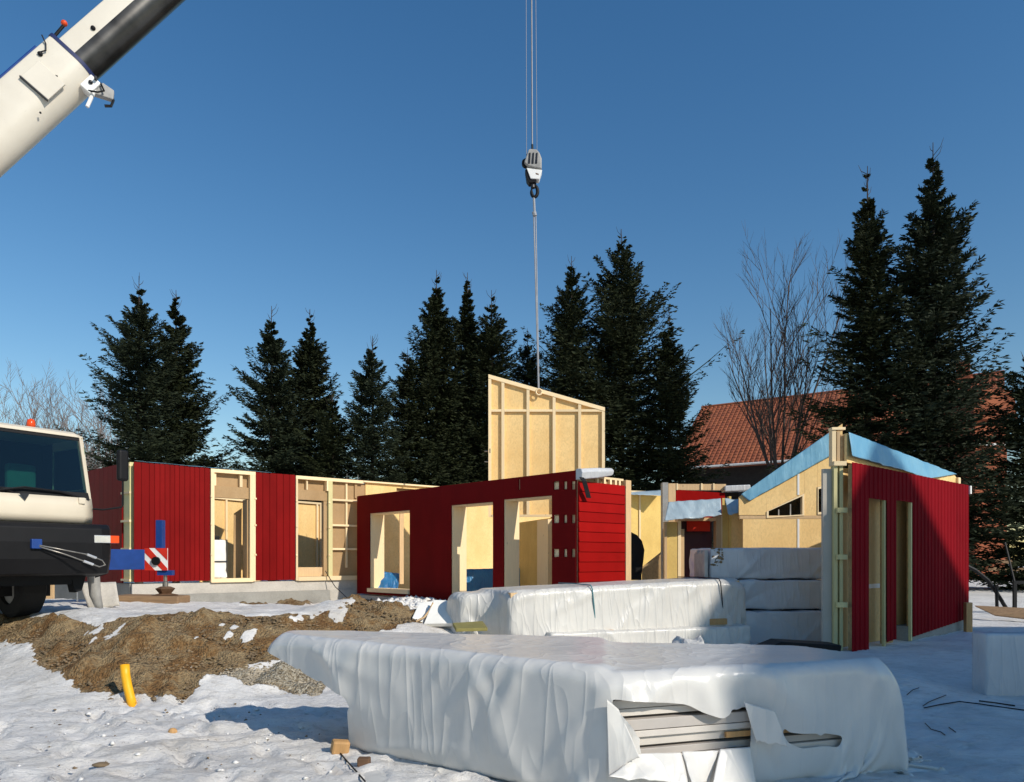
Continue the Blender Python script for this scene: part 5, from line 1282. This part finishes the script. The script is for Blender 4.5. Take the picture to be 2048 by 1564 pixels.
# white boards by the mound
def slab(name, c4, th, mat, label, cat):
    pts = [Vector(p) for p in c4]; n = (pts[1]-pts[0]).cross(pts[2]-pts[0]).normalized(); vs = pts+[p-n*th for p in pts]
    g = G().add(vs, [(0, 1, 2, 3), (7, 6, 5, 4), (0, 4, 5, 1), (1, 5, 6, 2), (2, 6, 7, 3), (3, 7, 4, 0)]); return tag(obj(name, g, mat, bevel=.008), label, cat)
M['eps'] = simple('white_foam', (.80, .78, .72), .8, var=.05, bump=.3)
slab('foam_board', (P(868, 1206, 12.4), P(906, 1208, 12.4), P(905, 1253, 12.0), P(848, 1254, 12.0)), .08, M['eps'], 'white foam board propped left of the sunlit milky pack', 'foam board')
slab('foam_board', (P(838, 1210, 12.5), P(866, 1206, 12.6), P(846, 1250, 12.1), P(824, 1240, 12.1)), .05, M['eps'], 'tilted white foam board with wooden edge beside the dirt heap', 'foam board')
o = obj('curved_lath', G().tube([P(866, 1206, 12.3), P(860, 1220, 12.2), P(848, 1235, 12.05), P(832, 1243, 12.0)], .018, 6), M['tan']); tag(o, 'bent tan lath along the tilted white foam board', 'lath')
slab('plank', (P(905, 1252, 11.2), P(965, 1248, 11.6), P(975, 1262, 11.0), P(912, 1264, 10.8)), .05, simple('mossy_board', (.22, .19, .06), .9), 'mossy greenish plank lying left of the sunlit milky pack', 'plank')
# cable dropping from the long wall
o = obj('cable', G().tube([on(L, 646, .2, -.15), on(L, 650, .05, -.22), on(L, 658, -.25, -.4), on(L, 671, -.62, -.9)], .012, 5), M['black']); tag(o, 'black cable dropping diagonally over the long concrete foundation', 'cable')
# wrapped bag in the first bay
wb = wrapped('wrapped_sack', 0, 0, 0, .42, .3, 1.0, 0, M['eps'], 'white wrapped sack standing in the first open bay of the long wall', 71, .03); wb['category'] = 'sack'; del wb['group']
pb_ = on(L, 440, .03, .30); wb.location = pb_; wb.rotation_euler = (0, 0, .69)
obj('sack_band', G().box(-.22, .22, -.17, .17, .42, .45), M['gunmetal'], wb); obj('sack_knot', G().box(-.08, .07, -.06, .06, 1.0, 1.1), M['black'], wb, bevel=.02)
# stake, pole, frame right of the ribbed wall
o = obj('wooden_stake', G().box(-.06, .06, -.05, .05, 0, .62), M['orangewood']); o.location = (PX(1936, 14.6), 14.6, gz(9.1, 14.6)); tag(o, 'short wooden stake at the right end of the ribbed wall', 'stake')
o = obj('white_block', G().box(-.12, .12, -.1, .1, 0, .35), M['eps']); o.location = (PX(1927, 15.4), 15.4, gz(9.5, 15.4)); tag(o, 'white block in sunlight between ribbed wall and wooden stake', 'block')
o = obj('curved_pole', G().tube([P(1926, 1128, 19), P(1950, 1140, 19), P(1975, 1160, 19), P(1993, 1185, 19), P(2012, 1216, 19)], .05, 8), M['black']); tag(o, 'dark curved pole leaning over the snow right of the ribbed wall', 'pole')
o = obj('dark_post', G().tube([P(1993, 1172, 18.9), P(1994, 1216, 18.9)], .04, 6), M['black']); tag(o, 'short dark post crossing the curved pole', 'post')
fr = empty('tube_frame', (PX(2050, 18.5), 18.5, gz(13, 18.5))); tag(fr, 'black square tube frame at the right edge above the brown kerb plank', 'frame')
zt_ = PZ(1168, 18.5)-fr.location.z
obj('upright', G().box(-.28, -.2, 0, .06, 0, zt_), M['black'], fr); obj('crossbar', G().box(-.28, 1.2, 0, .06, zt_, zt_+.08), M['black'], fr); obj('upright', G().box(1.1, 1.18, 0, .06, 0, zt_), M['black'], fr)
o = obj('thin_pole', G().tube([P(2010, 1085, 19), P(2031, 1172, 18.6)], .025, 6), M['black']); tag(o, 'thin leaning dark pole rising above the black square frame', 'pole')
slab('kerb_plank', (P(1950, 1213, 17.8), P(2130, 1222, 16.6), P(2130, 1248, 16.5), P(1990, 1232, 17.3)), .08, M['oldwood'], 'long brown kerb plank in the snow at right edge', 'plank')
for i, (a, b, yy) in enumerate(((1958, 2140, 1119), (1975, 2140, 1134))):
    slab('rail', (P(a, yy, 34), P(b, yy+1, 33), P(b, yy+9, 33), P(a, yy+8, 34)), .12, M['oldwood'], ['upper', 'lower'][i]+' brown rail of the low barrier under the right spruces', 'barrier')

# ---------------------------------------------------------------- house with tiled roof behind the trees
HZW = W('tiled_house', 1360, 47.5, 1992, 38.0, .7, 'house with orange clay tiled roof behind the tall spruces at right', 'house')
ze = PZ(934, HZW.Y(1415))-.7; hl_ = HZW.L; rise = 5.0; run = 5.6
HZW.q('wall', .3, hl_-.3, 0, ze+.05, .1, 8.5, M['shade_dark']); HZW.q('gable_wall', hl_-.29, hl_+.1, 0, ze+.3, .3, 9, M['brick'])
obj('gable_wall', G().add([(hl_, .3, ze), (hl_, 2*run, ze), (hl_, run, ze+rise-.3), (hl_-.3, .3, ze), (hl_-.3, 2*run, ze), (hl_-.3, run, ze+rise-.3)], [(0, 1, 2), (5, 4, 3), (0, 2, 5, 3), (1, 4, 5, 2)]), M['brick'], HZW.root)
rf = obj('roof', G().add([(-.5, -.6, ze), (hl_+.4, -.6, ze), (hl_+.4, run, ze+rise), (-.5, run, ze+rise), (-.5, 2*run+.6, ze), (hl_+.4, 2*run+.6, ze), (-.5, -.6, ze-.12), (hl_+.4, -.6, ze-.12), (hl_+.4, 2*run+.6, ze-.12), (-.5, 2*run+.6, ze-.12)],
    [(0, 1, 2, 3), (3, 2, 5, 4), (0, 6, 7, 1), (4, 5, 8, 9), (6, 9, 8, 7), (0, 3, 4, 9, 6), (1, 7, 8, 5, 2)]), M['tile'], HZW.root)
# tile courses
g = G(); nc = 24; sl_len = math.hypot(run+.6, rise); tw_ = .30; ntc = int((hl_+.9)/tw_)
r5 = random.Random(4)
for j in range(nc):
    f0, f1 = j/nc, (j+1.15)/nc
    for i in range(ntc):
        x0_ = -.5+i*tw_; h0 = .055+r5.uniform(-.008, .012); y0_ = -.62+(run+.6)*f0; y1_ = -.62+(run+.6)*min(1, f1); z0_ = ze+rise*f0; z1_ = ze+rise*min(1, f1)
        g.add([(x0_, y0_, z0_+.01), (x0_+.08, y0_, z0_+h0+.02), (x0_+.2, y0_, z0_+h0+.02), (x0_+tw_-.01, y0_, z0_+.01), (x0_, y1_, z1_+.005), (x0_+.08, y1_, z1_+.03), (x0_+.2, y1_, z1_+.03), (x0_+tw_-.01, y1_, z1_+.005)], [(0, 1, 5, 4), (1, 2, 6, 5), (2, 3, 7, 6), (0, 3, 2, 1)])
o = obj('roof_tiles', g, M['tile'], rf); o['kind'] = 'stuff'
obj('ridge_cap', G().tube([(-.5, run, ze+rise+.02), (hl_+.4, run, ze+rise+.02)], .11, 8), M['tile'], rf)
obj('gutter', G().tube([(-.5, -.68, ze-.06), (hl_+.4, -.68, ze-.06)], .07, 8), M['white'], HZW.root)
obj('chimney', G().box(hl_-2.0, hl_-1.3, run-.3, run+.4, ze+rise-.6, ze+rise+.9), M['brick'], rf)
# low orange wing at right
wg = empty('orange_wing', (PX(1950, 36.5), 36.5, .7)); tag(wg, 'low orange rendered house wing seen between the branches at far right', 'building')
obj('wall', G().box(0, 1.6, 0, 3, 0, PZ(840, 36.5)-.7), M['brick'], wg); obj('roof', G().prism([(-.3, PZ(840, 36.5)-.7), (1.9, PZ(840, 36.5)-.7), (1.75, PZ(785, 36.5)-.7), (-.1, PZ(778, 36.5)-.7)], -.3, 3.2), M['tile'], wg); obj('gutter', G().box(-.2, 1.9, -.4, -.305, PZ(893, 36.5)-.7, PZ(889, 36.5)-.7), M['white'], wg)

# ---------------------------------------------------------------- neighbouring house, right of and behind the camera (its shadow lies over the right foreground)
latd = Vector((-SH.y, SH.x)); DS = 24.0
def sp3(a, k, D): p = latd*a+SH*D; return (p.x, p.y, k+DS*math.tan(SUN_EL))
OUT = [(5.0, -9), (5.0, 2.3), (7.2, 2.8), (10.9, 3.75), (12.05, 4.72), (13.5, 6.02), (14.46, 5.2), (17.53, 2.62), (18.9, 1.4), (18.9, -9)]
n = len(OUT); vs = [sp3(a, k, DS) for a, k in OUT]+[sp3(a, k, DS+9) for a, k in OUT]
g = G().add(vs, [tuple(range(n)), tuple(range(2*n-1, n-1, -1))]+[(i, i+n, (i+1) % n+n, (i+1) % n) for i in range(n)])
nh = obj('neighbour_house', g, M['housewall']); tag(nh, 'pale rendered neighbouring gabled house off to the right, casting the big shadow', 'house')

# ---------------------------------------------------------------- trees
def spruce_mesh(H, R, seed, low=.06, dens=1.0, up=1.0, thin_top=.0):
    Rpx_small = R < 2.2 or seed == 12
    r = np.random.default_rng(seed); N = int(27*H*dens)
    t = (np.arange(N)+r.random(N))/N; t = 1-(1-t)**.88        # 0 foot, 1 top
    t = low+(1-low)*t
    wh = (.44+.012*(seed % 5))*(1.3 if R > 2 else 1); tz = H*t; tz = np.where(tz/H < .80, (np.floor(tz/wh)+.5+.24*r.standard_normal(N))*wh, tz); t = np.maximum(tz/H, low*.6)   # whorls
    keepn = (t < .99) & (r.random(N) < np.clip((1-t)/.22+.12, .12, 1)); t = t[keepn]; N = len(t)
    z0 = H*t; az = r.uniform(0, 2*np.pi, N)
    rel = 1-t
    pw_r = .80 if Rpx_small else 1.0
    L_ = R*1.12*(np.minimum(rel/(.55 if Rpx_small else .72), 1)**pw_r)*(.50+.55*r.random(N)**.8)*(1-.15*np.exp(-(t/.10)**2))*(.25+.75*np.clip(rel/.16, 0, 1))+.03
    an3 = np.round(az*2.2); lob = vnoise(an3*1.7, tz[keepn]/wh*.45, 0, seed); L_ *= 1+.38*lob
    lng = r.random(N) < .07; L_[lng] *= 1.30
    e0 = (-.34+1.0*t**1.2*up+.16*r.standard_normal(N)); e1_ = .14+.34*r.random(N)
    m = 15; s = (np.arange(m)+.6)/m
    ca_, sa_ = np.cos(az), np.sin(az)
    Ls = L_[:, None]*s[None]
    px = ca_[:, None]*Ls; py = sa_[:, None]*Ls; pz = z0[:, None]+Ls*e0[:, None]+L_[:, None]*(e1_[:, None])*s[None]**2.2-.0
    # branchlets
    side = np.array([-1., 1.])
    bl = (.30*L_[:, None]*(1.05-s[None])+.10)*(.7+.6*r.random((N, m)))*(.5+.5*np.clip(rel/.2, 0, 1))[:, None]
    bl = np.minimum(bl, .75)[..., None]*np.ones(2)
    ang = side*(.75+.25*r.random((N, m, 2)))
    dx = np.cos(az[:, None, None]+ang); dy = np.sin(az[:, None, None]+ang); dzz = -.22-.35*r.random((N, m, 2))+.55*t[:, None, None]
    K_ = 5; q = (np.arange(K_)+.35)/K_
    bx = px[:, :, None, None]+dx[..., None]*bl[..., None]*q; by = py[:, :, None, None]+dy[..., None]*bl[..., None]*q; bz = pz[:, :, None, None]+dzz[..., None]*bl[..., None]*q
    sh = bx.shape
    # spikes
    sa2 = az[:, None, None, None]+ang[..., None]+r.uniform(-.9, .9, sh); ln = (.13+.14*r.random(sh))*(.75+.35*(R/3))*(.42+.58*np.clip(rel/.28, 0, 1))[:, None, None, None]; hz = -.45+.75*r.random(sh)+.35*t[:, None, None, None]
    vx = np.cos(sa2)*ln; vy = np.sin(sa2)*ln; vz = hz*ln
    wd = (.017+.022*r.random(sh))*(1+.25*(R-2.5))
    # random width direction, perpendicular-ish
    rx, ry, rz = r.standard_normal((3,)+sh); cxn = vy*rz-vz*ry; cyn = vz*rx-vx*rz; czn = vx*ry-vy*rx; cl = np.sqrt(cxn**2+cyn**2+czn**2)+1e-9
    cxn, cyn, czn = cxn/cl*wd, cyn/cl*wd, czn/cl*wd
    B = np.stack([bx, by, bz], -1); Vd = np.stack([vx, vy, vz], -1); Cn = np.stack([cxn, cyn, czn], -1)
    T = np.stack([B-Cn*.6, B+Vd*.55-Cn, B+Vd, B+Vd*.55+Cn], -2).reshape(-1, 3)
    n4 = len(T)//4; F4 = np.arange(n4*4).reshape(-1, 4)
    # branch ribbons as crossed strips
    a = np.stack([px, py, pz], -1); a = np.concatenate([np.stack([0*ca_, 0*sa_, z0], -1)[:, None], a], 1); mm = a.shape[1]
    wv_ = (.016+.012*L_[:, None])*(1.05-np.linspace(0, 1, mm))[None]
    perp = np.stack([-sa_, ca_, 0*ca_], -1)[:, None]; up_ = np.array([0, 0, 1.])[None, None]
    strips = []
    for d_ in (perp, up_):
        lo = a-d_*wv_[..., None]; hi = a+d_*wv_[..., None]; S = np.stack([lo[:, :-1], lo[:, 1:], hi[:, 1:], hi[:, :-1]], 2).reshape(-1, 3); strips.append(S)
    S = np.concatenate(strips); FS = np.arange(len(S)).reshape(-1, 4)+len(T)
    # tip shoots
    return np.concatenate([T, S]), np.concatenate([F4, FS])
SPR = []
def spruce(px, ytop, Y, Rpx, label, seed, low=.05, dens=1.0, mat='spruce', zb=.55, up=1.0):
    x = PX(px, Y); H = PZ(ytop, Y)-zb; R = 1.13*Rpx/F*Y
    root = empty('spruce_tree', (x, Y, zb)); tag(root, label, 'tree', 'spruces behind the building site')
    Vv, Ff = spruce_mesh(H*.985, R, seed, low, dens, up)
    Vv[:, 0] += .10*np.sin(Vv[:, 2]*.35+seed)*0
    fast_mesh('crown', Vv, Ff, M[mat], root)
    r0 = .011*H+.03
    g = G().tube([(0, 0, -.3), (0, 0, H*.3), (.02, 0, H*.7), (0, .0, H*.93), (0, 0, H)], [r0, r0*.75, r0*.35, r0*.12, .012], 7)
    rr_ = random.Random(seed)
    for k in range(int(6)):             # bare leader shoots
        z = H*(.93+.06*k/6); an = rr_.uniform(0, 6.28); l = .25+.25*rr_.random()
        g.tube([(0, 0, z), (l*.5*math.cos(an), l*.5*math.sin(an), z+l*.45), (l*.7*math.cos(an), l*.7*math.sin(an), z+l)], [.014, .01, .005], 4)
    obj('trunk', g, M['bark'], root)
    return root
spruce(278, 552, 33, 82, 'leftmost tall spruce with an airy crown, beside the crane mirror', 1, .14, 1.0, 'spruce2')
spruce(352, 580, 35, 98, 'second spruce from the left, its right branches reaching far out', 2, .12, 1.1)
spruce(543, 612, 34, 92, 'spruce with pointed top left of the forked pair in the middle left', 3, .05, 1.1, 'spruce2')
spruce(620, 618, 36, 88, 'dense spruce with bare leader, right one of the middle left pair', 4, .04, 1.25)
spruce(745, 672, 33, 62, 'small narrow spruce with pale tip just left of the big central group', 5, .04, 1.15, 'spruce2')
spruce(815, 700, 35, 56, 'low spruce at the left foot of the big central group', 6, .03, 1.2)
spruce(873, 540, 36, 96, 'tall dark spruce leading the big central group, its left peak', 7, .03, 1.4)
spruce(935, 545, 37, 80, 'slender middle peak of the big central group of spruces', 8, .03, 1.3)
spruce(983, 580, 36, 74, 'right peak of the big central group, its branches near the sling', 9, .03, 1.3)
spruce(1055, 660, 38, 60, 'low spruce directly behind the sling', 10, .03, 1.0)
spruce(1143, 512, 35, 78, 'spruce with frosted tip immediately right of the sling', 11, .03, 1.3)
spruce(1243, 458, 35, 118, 'tallest spruce right of the hanging panel', 12, .03, 1.2)
spruce(1338, 622, 34, 88, 'broad spruce shoulder reaching towards the tiled roof', 13, .03, 1.1)
spruce(1735, 332, 27, 112, 'tall dark spruce in front of the tiled roof, left one of two', 14, .04, 1.0)
spruce(1866, 285, 26, 142, 'tallest spruce of all at the right, with long sweeping branches', 15, .04, 1.1, 'spruce2')
spruce(2062, 700, 25, 92, 'partly visible low spruce at the right edge of the view', 16, .03, 1.2)
spruce(665, 790, 33, 60, 'small spruce crown behind the long wall, left of the narrow spruce', 17, .03, 1.0)

def bare(name, px, ytop, Y, label, seed, stems=3, spread=.22, mat='twig', zb=.6, depth=5, thick=1.0, grp=None, ymid=None, wide=1.0, fork=0, rmin=.003):
    H = PZ(ytop, Y)-zb; root = empty(name, (PX(px, Y), Y, zb)); tag(root, label, 'tree', grp)
    r = random.Random(seed); tr = G(); cr_ = G()
    def grow(p, d, l, rad, lv, g):
        n = 4; pts = [p]; rs = [rad]; dd = d.copy()
        for i in range(n):
            dd = (dd+Vector((r.uniform(-.09, .09), r.uniform(-.09, .09), .05))).normalized(); pts.append(pts[-1]+dd*l/n); rs.append(rad*(1-.72*(i+1)/n))
        g.tube(pts, rs, 5 if lv < 2 else 3, cap=False)
        if lv >= depth: return
        nb = (7, 7, 6, 5, 4)[min(lv, 4)]
        for k in range(nb):
            f_ = .22+.75*(k+r.random()*.6)/nb; idx = min(n-1, int(f_*n)); q = pts[idx]+(pts[idx+1]-pts[idx])*(f_*n-idx)
            sa = r.uniform(0, 6.28); perp = dd.orthogonal().normalized(); perp = Matrix.Rotation(sa, 3, dd) @ perp
            nd = (dd+perp*r.uniform(.45, .8)*wide+Vector((0, 0, .18))).normalized()
            grow(q, nd, l*r.uniform(.34, .55)*(1.15-f_*.4), rs[idx]*.5+rmin, lv+1, cr_)
    if fork: tr.tube([(0, 0, -.3), (0.02, 0, H*fork)], [.02*H, .014*H], 8)
    for s_ in range(stems):
        a = 6.28*s_/stems+r.random(); hh = H*(1 if s_ == 0 else r.uniform(.72, .95)); st_ = spread if s_ else .02
        d = Vector((math.cos(a)*st_, math.sin(a)*st_, 1)).normalized()
        grow(Vector((0, 0, H*fork-.2)), d, (hh-H*fork)*.97, .085*thick*H/10, 1 if stems > 1 else 0, tr)
    obj('trunk', tr, M[mat], root); obj('crown', cr_, M[mat], root)
    return root
bare('bare_tree', 1562, 555, 31, 'leafless many stemmed tree in front of the tiled roof', 3, 7, .27, 'twig', depth=4, thick=.62, fork=.26, wide=.8, rmin=.0045)
bt = (-20, 832, 62), (42, 800, 66), (95, 838, 60), (140, 826, 64), (178, 822, 58), (215, 848, 57), (238, 866, 55)
lab = ['pale bare tree at the far left edge behind the cab roof', 'pale bare tree with the highest spiky top above the cab roof', 'pale bare tree right of the orange beacon', 'thin pale bare tree between beacon and first spruce', 'reddish pale bare tree nearest left of the first spruce', 'low pale bare tree behind the crane mirror', 'lowest pale bare tree under the first spruce']
for i, (a, b, y_) in enumerate(bt):
    bare('bare_tree', a, b, y_, lab[i], 20+i, 6, .45, 'paletwig', depth=4, thick=1.0, rmin=.010, grp='pale bare trees behind the cab', wide=1.2)
